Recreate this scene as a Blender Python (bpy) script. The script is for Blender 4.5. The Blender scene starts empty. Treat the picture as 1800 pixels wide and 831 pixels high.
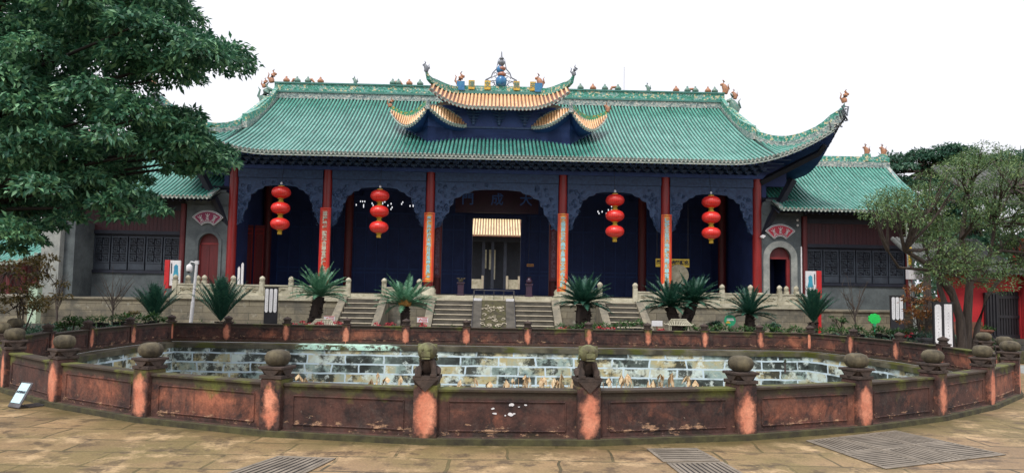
import bpy, math, random
import numpy as np
from math import sin, cos, pi, radians, tan, hypot, atan2
from mathutils import Vector, Matrix

# ------------------------------------------------------------------ camera, world, sun, exposure
scene = bpy.context.scene
col = scene.collection
YAW, PITCH, ROLL, FPX = radians(1.45), radians(4.07), radians(1.02), 1300.0
EYE = Vector((0, 0, 1.6))
_f = Vector((sin(YAW)*cos(PITCH), cos(YAW)*cos(PITCH), sin(PITCH)))
_r0 = Vector((cos(YAW), -sin(YAW), 0)); _u0 = _r0.cross(_f)
_r = _r0*cos(ROLL) + _u0*sin(ROLL); _u = _u0*cos(ROLL) - _r0*sin(ROLL)
cam_d = bpy.data.cameras.new('camera'); cam = bpy.data.objects.new('camera', cam_d); col.objects.link(cam)
m = Matrix((( _r.x, _u.x, -_f.x, EYE.x), (_r.y, _u.y, -_f.y, EYE.y), (_r.z, _u.z, -_f.z, EYE.z), (0, 0, 0, 1)))
cam.matrix_world = m
cam_d.sensor_width = 36; cam_d.lens = 36*FPX/1800; cam_d.clip_end = 3000
scene.camera = cam

SUN_EL, SUN_AZ = radians(58), radians(205)
w = bpy.data.worlds.new('World'); scene.world = w; w.use_nodes = True
nt = w.node_tree; nt.nodes.clear()
out = nt.nodes.new('ShaderNodeOutputWorld'); bg = nt.nodes.new('ShaderNodeBackground')
sky = nt.nodes.new('ShaderNodeTexSky'); sky.sky_type = 'NISHITA'; sky.sun_disc = False
sky.sun_elevation = SUN_EL; sky.sun_rotation = SUN_AZ; sky.dust_density = 4; sky.air_density = 1.5
sc_ = nt.nodes.new('ShaderNodeVectorMath'); sc_.operation = 'SCALE'; sc_.inputs['Scale'].default_value = 0.10
mx = nt.nodes.new('ShaderNodeMix'); mx.data_type = 'RGBA'; mx.inputs[0].default_value = 0.86
wtc = nt.nodes.new('ShaderNodeTexCoord'); wsp = nt.nodes.new('ShaderNodeSeparateXYZ'); nt.links.new(wtc.outputs['Generated'], wsp.inputs[0])
wn_ = nt.nodes.new('ShaderNodeTexNoise'); wn_.inputs['Scale'].default_value = 2.2; wn_.inputs['Detail'].default_value = 5; nt.links.new(wtc.outputs['Generated'], wn_.inputs['Vector'])
wa = nt.nodes.new('ShaderNodeMath'); wa.operation = 'MULTIPLY_ADD'; nt.links.new(wn_.outputs['Fac'], wa.inputs[0]); wa.inputs[1].default_value = .22; nt.links.new(wsp.outputs[2], wa.inputs[2])
wr = nt.nodes.new('ShaderNodeValToRGB'); nt.links.new(wa.outputs[0], wr.inputs[0])
e_ = wr.color_ramp.elements; e_[0].position = .10; e_[0].color = (.76, .77, .83, 1); e_[1].position = .95; e_[1].color = (1.25, 1.20, 1.32, 1)
e2_ = e_.new(.42); e2_.color = (.87, .86, .91, 1)
nt.links.new(wr.outputs[0], mx.inputs[7])
nt.links.new(sky.outputs[0], sc_.inputs[0]); nt.links.new(sc_.outputs[0], mx.inputs[6])
nt.links.new(mx.outputs[2], bg.inputs[0]); nt.links.new(bg.outputs[0], out.inputs[0])
bg.inputs[1].default_value = 1.0
sl = bpy.data.lights.new('sun', 'SUN'); sl.energy = 2.0; sl.angle = radians(12); sl.color = (1, .96, .9)
so = bpy.data.objects.new('sun', sl); col.objects.link(so)
sd = Vector((sin(SUN_AZ)*cos(SUN_EL), cos(SUN_AZ)*cos(SUN_EL), sin(SUN_EL)))
so.rotation_euler = (-sd).to_track_quat('-Z', 'Y').to_euler(); so.location = (0, -10, 40)
vs = scene.view_settings
vs.view_transform = 'Standard'; vs.look = 'None'; vs.exposure = 0.44; vs.gamma = 1; vs.use_curve_mapping = False

def at(px, py, Y):
    """world point at depth Y that the photograph shows at pixel px,py"""
    d = _f + _r*((px-900)/FPX) - _u*((py-415.5)/FPX)
    return EYE + d*(Y/d.y)
def gz(px, py, Z=0.0):
    d = _f + _r*((px-900)/FPX) - _u*((py-415.5)/FPX)
    return EYE + d*((Z-EYE.z)/d.z)
def SX(px, Y, py=450): return at(px, py, Y).x
def SZ(px, py, Y): return at(px, py, Y).z

# ------------------------------------------------------------------ materials
class NT:
    def __init__(s, name):
        s.m = bpy.data.materials.new(name); s.m.use_nodes = True
        s.t = s.m.node_tree; s.b = s.t.nodes['Principled BSDF']
        s.tc = s.n('ShaderNodeTexCoord'); s.oi = s.n('ShaderNodeObjectInfo')
        mul = s.n('ShaderNodeVectorMath'); mul.operation = 'MULTIPLY_ADD'
        s.l(s.oi.outputs['Random'], mul.inputs[0]); mul.inputs[1].default_value = (37, 23, 11)
        s.l(s.tc.outputs['Object'], mul.inputs[2]); s.P = mul.outputs[0]
        s.G = s.tc.outputs['Generated']
    def n(s, k): return s.t.nodes.new(k)
    def l(s, a, b): s.t.links.new(a, b)
    def noise(s, scale, detail=5, rough=.6, vec=None, dist=0, stretch=None):
        v = vec or s.P
        if stretch:
            mp = s.n('ShaderNodeMapping'); mp.inputs['Scale'].default_value = stretch; s.l(v, mp.inputs[0]); v = mp.outputs[0]
        x = s.n('ShaderNodeTexNoise'); x.inputs['Scale'].default_value = scale; x.inputs['Detail'].default_value = detail
        x.inputs['Roughness'].default_value = rough; x.inputs['Distortion'].default_value = dist
        s.l(v, x.inputs['Vector']); return x.outputs['Fac']
    def ramp(s, fac, stops):
        r = s.n('ShaderNodeValToRGB'); e = r.color_ramp.elements
        while len(e) < len(stops): e.new(.5)
        for i, (p, c) in enumerate(stops):
            e[i].position = p
            e[i].color = (c, c, c, 1) if isinstance(c, (int, float)) else (*c, 1)
        s.l(fac, r.inputs[0]); return r.outputs[0]
    def mix(s, fac, a, b, mode='MIX'):
        x = s.n('ShaderNodeMix'); x.data_type = 'RGBA'; x.blend_type = mode
        if isinstance(fac, (int, float)): x.inputs[0].default_value = fac
        else: s.l(fac, x.inputs[0])
        for v, k in ((a, 6), (b, 7)):
            if isinstance(v, tuple): x.inputs[k].default_value = (*v, 1)
            else: s.l(v, x.inputs[k])
        return x.outputs[2]
    def math(s, op, a, b=0.0, c=None, clamp=False):
        x = s.n('ShaderNodeMath'); x.operation = op; x.use_clamp = clamp
        for v, k in ((a, 0), (b, 1), (c, 2)):
            if v is None: continue
            if isinstance(v, (int, float)): x.inputs[k].default_value = v
            else: s.l(v, x.inputs[k])
        return x.outputs[0]
    def sep(s, v):
        x = s.n('ShaderNodeSeparateXYZ'); s.l(v, x.inputs[0]); return x.outputs
    def fin(s, colr, rough=.8, bump=None, bs=.3, bd=.02, spec=None, metal=0, trans=0):
        if isinstance(colr, tuple): s.b.inputs['Base Color'].default_value = (*colr, 1)
        else: s.l(colr, s.b.inputs['Base Color'])
        if isinstance(rough, (int, float)): s.b.inputs['Roughness'].default_value = rough
        else: s.l(rough, s.b.inputs['Roughness'])
        s.b.inputs['Metallic'].default_value = metal
        if spec is not None: s.b.inputs['Specular IOR Level'].default_value = spec
        if bump is not None:
            b = s.n('ShaderNodeBump'); b.inputs['Strength'].default_value = bs; b.inputs['Distance'].default_value = bd
            s.l(bump, b.inputs['Height']); s.l(b.outputs[0], s.b.inputs['Normal'])
        return s.m

def simple(name, c1, c2=None, scale=3, rough=.7, bs=.25, bscale=25, spec=None, lo=.35, hi=.65, stretch=None, metal=0):
    s = NT(name); c2 = c2 or tuple(x*.6 for x in c1)
    n1 = s.noise(scale, stretch=stretch); c = s.mix(s.ramp(n1, [(lo, 0), (hi, 1)]), c1, c2)
    n2 = s.noise(bscale, 4)
    c = s.mix(.35, c, s.ramp(n2, [(.3, .35), (.7, 1.0)]), 'MULTIPLY')
    return s.fin(c, rough, n2, bs, .01, spec, metal)
MT = {}
MT['shadeblue'] = simple('blue_shade_timber', (.030, .078, .27), (.020, .054, .20), 2, .6, .2)  # blue cast of the eave shade put into the timber colour
MT['dim'] = simple('blackened_timber', (.012, .018, .034), (.007, .010, .022), 3, .6, .3)
MT['lattice'] = simple('blue_grey_lattice', (.040, .055, .075), (.024, .033, .048), 3, .6, .3)
MT['slab'] = simple('worn_grey_slab', (.26, .23, .165), (.13, .125, .095), 3, .8, .4, 14)
MT['shadebluehall'] = simple('blue_shade_hall_timber', (.028, .056, .20), (.020, .040, .15), 1.5, .7, .15)  # dark timber with the hall's blue haze painted into its colour
MT['shadebluecarve'] = simple('blue_shade_carved_timber', (.034, .088, .20), (.013, .036, .11), 9, .55, .9, 16)  # carving colour carries the bluish shade under the eaves
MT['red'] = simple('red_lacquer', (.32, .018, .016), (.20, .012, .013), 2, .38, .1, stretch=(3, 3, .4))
MT['redboards'] = simple('dark_maroon_boards', (.065, .012, .018), (.036, .009, .015), 2, .6, .2, stretch=(6, 6, .4))
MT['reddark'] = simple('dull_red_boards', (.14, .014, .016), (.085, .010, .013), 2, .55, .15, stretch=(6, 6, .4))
MT['reddoor'] = simple('faded_red_door', (.24, .02, .022), (.16, .015, .016), 2, .5, .1)
MT['bannercloth'] = simple('bright_yellow_board', (.88, .66, .09), (.80, .56, .06), 2, .5, .02)
MT['redwall'] = simple('red_limewash', (.50, .016, .022), (.30, .012, .018), 1.2, .8, .1)
MT['greywall'] = simple('weathered_grey_plaster', (.125, .15, .155), (.055, .068, .075), 1.1, .85, .3, 12)
MT['palestone'] = simple('pale_arch_stone', (.36, .38, .35), (.22, .24, .23), 2, .8, .3, 12)
MT['pale'] = simple('weathered_cream_stone', (.58, .55, .42), (.32, .30, .21), 3, .8, .35, 14)
MT['carvepale'] = simple('carved_cream_stone', (.42, .38, .25), (.20, .18, .11), 7, .8, 1.0, 14)
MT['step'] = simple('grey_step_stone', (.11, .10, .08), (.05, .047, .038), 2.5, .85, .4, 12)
MT['steplight'] = simple('pale_step_stone', (.50, .45, .34), (.34, .30, .22), 3, .8, .3, 12)  # treads paler than the step faces
MT['white'] = simple('white_enamel', (.80, .80, .80), (.72, .72, .74), 2, .4, .02)
MT['black'] = simple('black_enamel', (.012, .012, .016), (.02, .02, .025), 3, .4, .05)
MT['iron'] = simple('grey_iron', (.10, .10, .11), (.06, .055, .05), 5, .55, .1)
MT['yellow'] = simple('yellow_glaze', (.72, .50, .08), (.52, .32, .04), 6, .35, .2)
MT['gold'] = simple('gold_tassel', (.70, .48, .03), (.5, .3, .02), 30, .5, .6, 60)
MT['signred'] = simple('red_sign_enamel', (.60, .02, .025), (.50, .02, .02), 2, .4, .03)
MT['bluefig'] = simple('teal_print', (.03, .25, .42), (.06, .38, .5), 4, .5, .02)
MT['ink'] = simple('dark_ink', (.02, .03, .05), (.02, .03, .05), 4, .6, .02)
MT['green'] = simple('green_sign_enamel', (.02, .40, .20), (.02, .33, .16), 4, .45, .03)
MT['brightgreen'] = simple('bright_green_plastic', (.02, .72, .12), (.02, .60, .10), 30, .4, .3, 60)
MT['goldtext'] = simple('gilt_lettering', (.62, .62, .50), (.5, .5, .4), 6, .4, .05)
MT['cyantext'] = simple('pale_blue_lettering', (.42, .78, .82), (.35, .7, .75), 6, .4, .05)
MT['bluetext'] = simple('dim_blue_lettering', (.06, .16, .5), (.06, .16, .5), 6, .5, .05)
MT['pinktext'] = simple('dull_pink_lettering', (.28, .16, .24), (.2, .1, .16), 6, .5, .05)
MT['magenta'] = simple('magenta_fan_paint', (.30, .02, .09), (.22, .015, .07), 2, .5, .03)
MT['crimson'] = simple('crimson_fan_paint', (.55, .03, .06), (.45, .02, .05), 2, .5, .03)
MT['bluegourd'] = simple('blue_glazed_gourd', (.03, .14, .36), (.05, .24, .42), 8, .25, .2)
MT['orangegourd'] = simple('orange_glazed_gourd', (.50, .20, .12), (.32, .16, .12), 8, .35, .2)
MT['greyfin'] = simple('grey_glazed_crest', (.22, .24, .26), (.11, .13, .16), 9, .5, .5)
MT['orangefin'] = simple('orange_glazed_beast', (.50, .22, .10), (.28, .14, .09), 12, .5, .5)
MT['tealfin'] = simple('teal_glazed_crest', (.06, .22, .18), (.20, .25, .20), 14, .4, .5)
MT['mossstone'] = simple('mossy_dark_stone', (.085, .080, .030), (.035, .030, .018), 6, .9, .8, 18)
MT['capstone'] = simple('lichened_finial_stone', (.135, .115, .068), (.045, .038, .025), 7, .9, .8, 22)
MT['lionstone'] = simple('dark_carved_stone', (.075, .05, .038), (.035, .025, .02), 9, .85, .9, 25)
MT['lionhead'] = simple('lichened_lion_head', (.19, .20, .09), (.08, .07, .04), 9, .9, .9, 25)
MT['bark'] = simple('grey_brown_bark', (.10, .078, .062), (.045, .035, .03), 8, .9, .9, 22, stretch=(3, 3, .5))
MT['darkbark'] = simple('dark_bark', (.03, .026, .022), (.016, .014, .012), 8, .9, .9, 22)
MT['cycadbark'] = simple('cycad_trunk_scales', (.035, .022, .016), (.018, .012, .01), 16, .9, 1.0, 30)
MT['grate'] = simple('grey_grate_stone', (.25, .215, .165), (.14, .12, .09), 5, .8, .4, 20)
MT['soil'] = simple('dark_soil', (.035, .028, .018), (.02, .025, .012), 4, .95, .6, 20)
MT['terracotta'] = simple('terracotta_pot', (.22, .08, .045), (.15, .06, .04), 5, .8, .2)
MT['potdark'] = simple('dark_plastic_pot', (.02, .025, .022), (.03, .03, .03), 5, .6, .1)
MT['flower'] = simple('red_petals', (.55, .02, .03), (.40, .01, .05), 20, .6, .1)
MT['lotus'] = simple('withered_lotus', (.78, .64, .40), (.45, .26, .12), 12, .85, .4)
MT['greytile'] = simple('grey_clay_tile', (.12, .13, .12), (.06, .065, .06), 6, .8, .3)
MT['purplewood'] = simple('purple_red_lacquer', (.045, .014, .04), (.03, .012, .03), 3, .4, .2)
MT['amber'] = simple('amber_notice', (.55, .24, .04), (.45, .2, .04), 3, .5, .05)
MT['mud'] = simple('pond_mud', (.05, .055, .035), (.03, .03, .02), 2, .5, .4)

def leafmat(name, c1, c2, c3=None, trans=.25):
    s = NT(name)
    gm = s.n('ShaderNodeNewGeometry')
    c = s.ramp(gm.outputs['Random Per Island'], [(0, c1), (.6, c2), (1, c3 or c2)])
    c = s.mix(s.ramp(s.noise(1.1, 2), [(.35, .0), (.65, .6)]), c, c1)
    s.fin(c, .45, spec=.4)
    tr = s.n('ShaderNodeBsdfTranslucent'); s.l(c, tr.inputs[0])
    ms = s.n('ShaderNodeMixShader'); ms.inputs[0].default_value = trans
    o = s.t.nodes['Material Output']
    s.l(s.b.outputs[0], ms.inputs[1]); s.l(tr.outputs[0], ms.inputs[2]); s.l(ms.outputs[0], o.inputs[0])
    return s.m
MT['leafbig'] = leafmat('teal_green_leaf', (.022, .085, .055), (.085, .25, .13), (.30, .56, .28))
MT['leaffine'] = leafmat('grey_green_leaf', (.055, .12, .05), (.13, .22, .08), (.27, .36, .12))
MT['leafdark'] = leafmat('dark_evergreen_leaf', (.02, .075, .05), (.05, .14, .08), (.11, .22, .12))
MT['cycad'] = leafmat('cycad_leaflet', (.012, .055, .040), (.028, .11, .07), (.07, .19, .11), .15)
MT['cycadlight'] = leafmat('pale_cycad_leaflet', (.05, .16, .09), (.12, .30, .18), (.24, .44, .27), .2)
MT['leaforange'] = leafmat('orange_brown_leaf', (.16, .06, .015), (.34, .13, .03), (.45, .24, .04))
MT['leafyellow'] = leafmat('yellow_brown_leaf', (.05, .055, .015), (.16, .12, .03), (.30, .20, .05))
MT['leaflow'] = leafmat('bed_plant_leaf', (.02, .06, .015), (.04, .12, .025), (.10, .22, .05))
MT['cone'] = simple('orange_cycad_cone', (.50, .25, .05), (.3, .14, .03), 20, .8, .8, 40)

def tilemat(name, c1, c2, c3, rough=.32):
    s = NT(name)
    n1 = s.noise(.9, 5); n2 = s.noise(7, 4); 
    c = s.mix(s.ramp(n1, [(.35, 0), (.68, 1)]), c1, c2)
    c = s.mix(s.ramp(n2, [(.58, 0), (.76, .8)]), c, c3)
    c = s.mix(s.ramp(s.noise(2.0, 6, .7, stretch=(3.5, .35, .35)), [(.52, 0), (.68, .7)]), c, tuple(x*.38 for x in c1))
    c = s.mix(s.ramp(s.noise(5, 5, .7, stretch=(4, .8, .8)), [(.60, 0), (.70, .6)]), c, c3)
    wv = s.n('ShaderNodeTexWave'); wv.bands_direction = 'Y'; wv.inputs['Scale'].default_value = .9
    wv.wave_profile = 'SAW'; s.l(s.tc.outputs['Object'], wv.inputs['Vector'])
    c = s.mix(s.ramp(wv.outputs['Fac'], [(0, .55), (.12, 0), (1, 0)]), c, tuple(x*.35 for x in c1))
    return s.fin(c, rough, n2, .2, .01, .5)
MT['tile'] = tilemat('green_glazed_tile', (.050, .235, .18), (.125, .37, .30), (.42, .56, .50), .18)
MT['pan'] = simple('dark_green_pan_tile', (.006, .028, .024), (.004, .016, .016), 5, .5, .3)
MT['tileyellow'] = tilemat('orange_yellow_tile', (.68, .38, .17), (.76, .52, .29), (.80, .72, .56), .3)
MT['panbrown'] = simple('brown_pan_tile', (.24, .09, .05), (.11, .05, .04), 5, .5, .3)
MT['tilerear'] = tilemat('straw_coloured_tile', (.62, .50, .26), (.72, .60, .34), (.6, .5, .4), .4)
def ridgemat(name, c1, c2, c3, c4):
    s = NT(name); v = s.n('ShaderNodeTexVoronoi'); v.inputs['Scale'].default_value = 13
    s.l(s.P, v.inputs['Vector']); sp = s.sep(v.outputs['Color'])
    c = s.ramp(sp[0], [(0, c1), (.40, c2), (.66, c3), (.86, c4)])
    s.t.nodes[-1].color_ramp.interpolation = 'CONSTANT'
    n = s.noise(22, 4); c = s.mix(.5, c, s.ramp(n, [(.35, .25), (.6, 1.0)]), 'MULTIPLY')
    return s.fin(c, .4, v.outputs['Distance'], .7, .03)
MT['ridge'] = ridgemat('pieced_porcelain_ridge', (.04, .26, .18), (.10, .38, .31), (.26, .42, .38), (.60, .56, .34))
MT['ridgegrey'] = ridgemat('weathered_ridge_base', (.26, .34, .32), (.40, .44, .40), (.14, .20, .20), (.52, .50, .44))
MT['ridgeyellow'] = ridgemat('green_yellow_ridge', (.03, .30, .14), (.05, .34, .18), (.45, .36, .08), (.04, .25, .15))
MT['ridgeband'] = simple('plain_teal_band', (.05, .19, .16), (.09, .25, .21), 6, .4, .2)
MT['pale_edge'] = simple('pale_eave_trim', (.52, .54, .48), (.20, .30, .26), 9, .6, .3)

# paving
s = NT('worn_sandstone_paving')
mp = s.n('ShaderNodeMapping'); mp.inputs['Rotation'].default_value = (0, 0, radians(2)); s.l(s.tc.outputs['Object'], mp.inputs[0])
wn = s.n('ShaderNodeTexNoise'); wn.inputs['Scale'].default_value = 1.2; s.l(mp.outputs[0], wn.inputs['Vector'])
va = s.n('ShaderNodeVectorMath'); va.operation = 'MULTIPLY_ADD'; s.l(wn.outputs['Color'], va.inputs[0]); va.inputs[1].default_value = (.20, .14, 0); s.l(mp.outputs[0], va.inputs[2])
bk = s.n('ShaderNodeTexBrick'); s.l(va.outputs[0], bk.inputs['Vector']); bk.inputs['Scale'].default_value = 1
bk.inputs['Brick Width'].default_value = 1.05; bk.inputs['Row Height'].default_value = .55; bk.inputs['Mortar Size'].default_value = .016
bk.inputs['Mortar Smooth'].default_value = .35; bk.inputs['Color1'].default_value = (.36, .235, .115, 1); bk.inputs['Color2'].default_value = (.20, .135, .066, 1)
bk.inputs['Mortar'].default_value = (.05, .045, .018, 1); bk.inputs['Bias'].default_value = -.1
n1 = s.noise(.5, 6, vec=s.tc.outputs['Object']); n2 = s.noise(9, 6, .7, vec=s.tc.outputs['Object']); n3 = s.noise(45, 3, vec=s.tc.outputs['Object'])
c = s.mix(s.ramp(n1, [(.42, 0), (.60, .8)]), bk.outputs['Color'], (.17, .135, .045))
c = s.mix(s.ramp(s.noise(1.6, 7, .72, vec=s.tc.outputs['Object']), [(.52, 0), (.64, .75)]), c, (.58, .41, .22))
c = s.mix(s.ramp(n2, [(.52, 0), (.70, .6)]), c, (.16, .10, .05))
c = s.mix(s.ramp(s.noise(3.1, 6, .7, vec=s.tc.outputs['Object']), [(.52, 0), (.62, .75)]), c, (.065, .042, .022))
c = s.mix(.55, c, s.ramp(n3, [(.35, .45), (.65, 1)]), 'MULTIPLY')
# ring of moss round the pond
vm = s.n('ShaderNodeVectorMath'); vm.operation = 'DISTANCE'; s.l(s.tc.outputs['Object'], vm.inputs[0]); vm.inputs[1].default_value = (.25, 17.3, 0)
dd = s.math('ADD', vm.outputs['Value'], s.math('MULTIPLY', s.noise(2.2, 5, vec=s.tc.outputs['Object']), 1.1))
c = s.mix(s.ramp(s.math('SUBTRACT', dd, 9.6), [(.45, .85), (.95, 0)]), c, (.075, .06, .014))
hb = s.math('ADD', s.math('MULTIPLY', n2, .4), s.math('MULTIPLY', bk.outputs['Fac'], -1.0))
MT['paving'] = s.fin(c, s.ramp(n1, [(.3, .5), (.7, .85)]), hb, .6, .02)

# pond-wall plaster and posts
def pondmat(name, post):
    s = NT(name); g = s.sep(s.G)
    nz = s.noise(3.0 if not post else 5, 8, .72); big = s.noise(1.1, 4, .6)
    c = s.mix(s.ramp(nz, [(.38, 0), (.62, 1)]), (.020, .0105, .010), (.105, .044, .032))
    c = s.mix(s.ramp(s.noise(5, 6, .7), [(.5, 0), (.7, .6)]), c, (.075, .058, .05))
    cx = s.math('ABSOLUTE', s.math('SUBTRACT', g[0], .5)); cz = s.math('ABSOLUTE', s.math('SUBTRACT', g[2], .5))
    if post:
        rn = s.oi.outputs['Random']
        f = s.math('ADD', s.math('MULTIPLY', s.noise(6, 8, .75), .75), s.math('MULTIPLY', big, .35))
        czz = s.math('ABSOLUTE', s.math('SUBTRACT', g[2], s.math('MULTIPLY_ADD', rn, .16, .42)))
        mk = s.math('ADD', s.math('MULTIPLY', cx, .75), s.math('MULTIPLY', s.math('POWER', s.math('MULTIPLY', czz, 1.9), 3.0), .55))
        mk = s.math('SUBTRACT', s.math('SUBTRACT', f, s.math('MULTIPLY', rn, .12)), mk)
        pink = s.mix(s.ramp(s.noise(5, 6, .7), [(.35, 0), (.65, 1)]), (.80, .33, .20), (.55, .17, .095))
        pink = s.mix(s.ramp(s.noise(11, 6, .7), [(.58, 0), (.70, .6)]), pink, (.20, .065, .04))
        c = s.mix(s.ramp(mk, [(.12, 0), (.24, .45), (.34, 1)]), c, pink)
    else:
        rnd = s.math('MULTIPLY', s.oi.outputs['Random'], .16)
        mk = s.math('ADD', s.math('ADD', s.math('MULTIPLY', s.noise(2.3, 8, .72, dist=.5), .75), s.math('MULTIPLY', big, .45)), rnd)
        mk = s.math('SUBTRACT', mk, s.math('MULTIPLY', s.math('POWER', s.math('MULTIPLY', cz, 2), 2.0), .22))
        c = s.mix(s.ramp(mk, [(.68, 0), (.77, .35), (.88, .95)]), c, s.mix(nz, (.30, .085, .045), (.52, .20, .11)))
        sp = s.math('ADD', s.noise(7, 7, .75, stretch=(1, 1, 2.2)), s.math('MULTIPLY', s.math('ABSOLUTE', s.math('SUBTRACT', g[2], .24)), -.55))
        c = s.mix(s.ramp(sp, [(.535, 0), (.60, .8)]), c, (.48, .29, .17))
        dr = s.noise(3, 6, .65, stretch=(4, 4, .5))
        c = s.mix(s.ramp(dr, [(.56, 0), (.70, .6)]), c, (.022, .015, .013))
        c = s.mix(s.ramp(s.noise(13, 6, .75), [(.66, 0), (.70, .8)]), c, (.42, .34, .28))
        c = s.mix(s.ramp(s.math('ADD', g[2], s.math('MULTIPLY', s.noise(8, 4), .3)), [(.93, 0), (1.12, .8)]), c, (.045, .036, .022))
    ms = s.math('ADD', g[2], s.math('MULTIPLY', s.noise(6, 5), .35))
    c = s.mix(s.ramp(ms, [(.12, .9), (.33, 0)]), c, (.055, .046, .011))
    mg = s.noise(2.1, 4)
    c = s.mix(s.ramp(s.math('ADD', s.math('MULTIPLY', g[2], .35), mg), [(.85, 0), (.97, .7)]), c, (.13, .15, .02))
    n3 = s.noise(40, 4); c = s.mix(.5, c, s.ramp(n3, [(.32, .4), (.62, 1)]), 'MULTIPLY')
    return s.fin(c, .85, s.math('ADD', s.math('MULTIPLY', n3, .4), nz), .5, .015)
MT['wallpanel'] = pondmat('stained_red_plaster', False)
MT['wallpost'] = pondmat('flaking_red_post_paint', True)

# pond lining: big blocks with pale mortar (uses uv in metres)
s = NT('block_lining')
uv = s.tc.outputs['UV']
wn = s.n('ShaderNodeTexNoise'); wn.inputs['Scale'].default_value = 2.2; s.l(uv, wn.inputs['Vector'])
va = s.n('ShaderNodeVectorMath'); va.operation = 'MULTIPLY_ADD'; s.l(wn.outputs['Color'], va.inputs[0]); va.inputs[1].default_value = (.14, .05, 0); s.l(uv, va.inputs[2])
bk = s.n('ShaderNodeTexBrick'); s.l(va.outputs[0], bk.inputs['Vector']); bk.inputs['Scale'].default_value = 1
bk.inputs['Brick Width'].default_value = 1.05; bk.inputs['Row Height'].default_value = .255; bk.inputs['Mortar Size'].default_value = .026
bk.inputs['Mortar Smooth'].default_value = .2; bk.inputs['Color1'].default_value = (0, 0, 0, 1); bk.inputs['Color2'].default_value = (1, 1, 1, 1); bk.inputs['Mortar'].default_value = (.5, .5, .5, 1)
bk.squash = .7; bk.squash_frequency = 3; bk.offset = .43
c = s.ramp(s.math('ADD', s.math('MULTIPLY', bk.outputs['Color'], .45), s.math('MULTIPLY', s.noise(1.5, 5, vec=uv), .65)),
           [(.28, (.022, .028, .026)), (.40, (.10, .13, .115)), (.50, (.34, .46, .42)), (.60, (.50, .42, .20)), (.74, (.62, .74, .68))])
c = s.mix(s.ramp(s.noise(1.3, 7, .75, vec=uv), [(.49, 0), (.56, .92)]), c, (.018, .022, .018))
c = s.mix(s.ramp(s.noise(3, 5, .7, vec=uv), [(.55, 0), (.62, .8)]), c, (.70, .80, .74))
c = s.mix(s.math('MULTIPLY', bk.outputs['Fac'], s.ramp(s.noise(2.3, 5, vec=uv), [(.36, .25), (.5, 1)])), c, (.60, .74, .80))
uy = s.sep(uv)[1]
c = s.mix(s.ramp(s.math('ADD', uy, s.math('MULTIPLY', s.noise(2, 5, vec=uv), .7)), [(.12, 0), (.26, .8)]), c, (.05, .055, .035))
uz = s.sep(uv)
MT['lining'] = s.fin(c, .55, s.noise(20, 4, vec=uv), .3, .01)
# coping inside the pond wall, wet in places; teal patch paints reflected sky
s = NT('pond_ledge_stone')
c = s.mix(s.ramp(s.noise(2, 5), [(.4, 0), (.6, 1)]), (.05, .045, .03), (.13, .12, .08))
c = s.mix(s.ramp(s.noise(1.6, 5), [(.50, 0), (.60, .9)]), c, (.075, .085, .012))
ps = s.sep(s.tc.outputs['Object'])
k = s.math('ABSOLUTE', s.math('ADD', ps[0], 4.3)); k = s.math('ADD', k, s.math('MULTIPLY', s.noise(3, 4), 1.6))
k2 = s.math('MULTIPLY', s.math('GREATER_THAN', ps[1], 4.6), 1.0)
c = s.mix(s.math('MULTIPLY', s.math('MULTIPLY', s.ramp(s.math('SUBTRACT', k, 1.7), [(.2, 1), (.5, 0)]), s.ramp(s.noise(4, 6, .7, stretch=(1, 2.5, 1)), [(.44, 0), (.52, 1)])), k2), c, (.62, .95, .78))
MT['ledge'] = s.fin(c, .4, s.noise(15, 4), .4, .01)
# podium ashlar
s = NT('podium_ashlar')
mp = s.n('ShaderNodeMapping'); mp.inputs['Rotation'].default_value = (radians(-90), 0, 0); s.l(s.tc.outputs['Object'], mp.inputs[0])
bk = s.n('ShaderNodeTexBrick'); s.l(mp.outputs[0], bk.inputs['Vector']); bk.inputs['Scale'].default_value = 1
bk.inputs['Brick Width'].default_value = 1.15; bk.inputs['Row Height'].default_value = .26; bk.inputs['Mortar Size'].default_value = .008
bk.inputs['Color1'].default_value = (.17, .155, .115, 1); bk.inputs['Color2'].default_value = (.29, .26, .18, 1); bk.inputs['Mortar'].default_value = (.06, .05, .035, 1)
c = s.mix(s.ramp(s.noise(1.6, 6, .65), [(.46, 0), (.64, .8)]), bk.outputs['Color'], (.085, .085, .075))
c = s.mix(s.ramp(s.noise(3.3, 5, .65), [(.60, 0), (.72, .8)]), c, (.36, .36, .30))
c = s.mix(.4, c, s.ramp(s.noise(24, 4), [(.3, .4), (.65, 1)]), 'MULTIPLY')
MT['ashlar'] = s.fin(c, .85, bk.outputs['Fac'], -.4, .01)
# lantern silk
s = NT('red_lantern_silk')
g = s.sep(s.tc.outputs['Object']); an = s.math('ARCTAN2', g[1], g[0])
rb = s.math('ABSOLUTE', s.math('SINE', s.math('MULTIPLY', an, 14)))
c = s.mix(s.ramp(rb, [(0, 1), (.25, 0)]), (.72, .035, .026), (.36, .012, .014))
MT['lantern'] = s.fin(c, .32, rb, .35, .01, .6)
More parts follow.
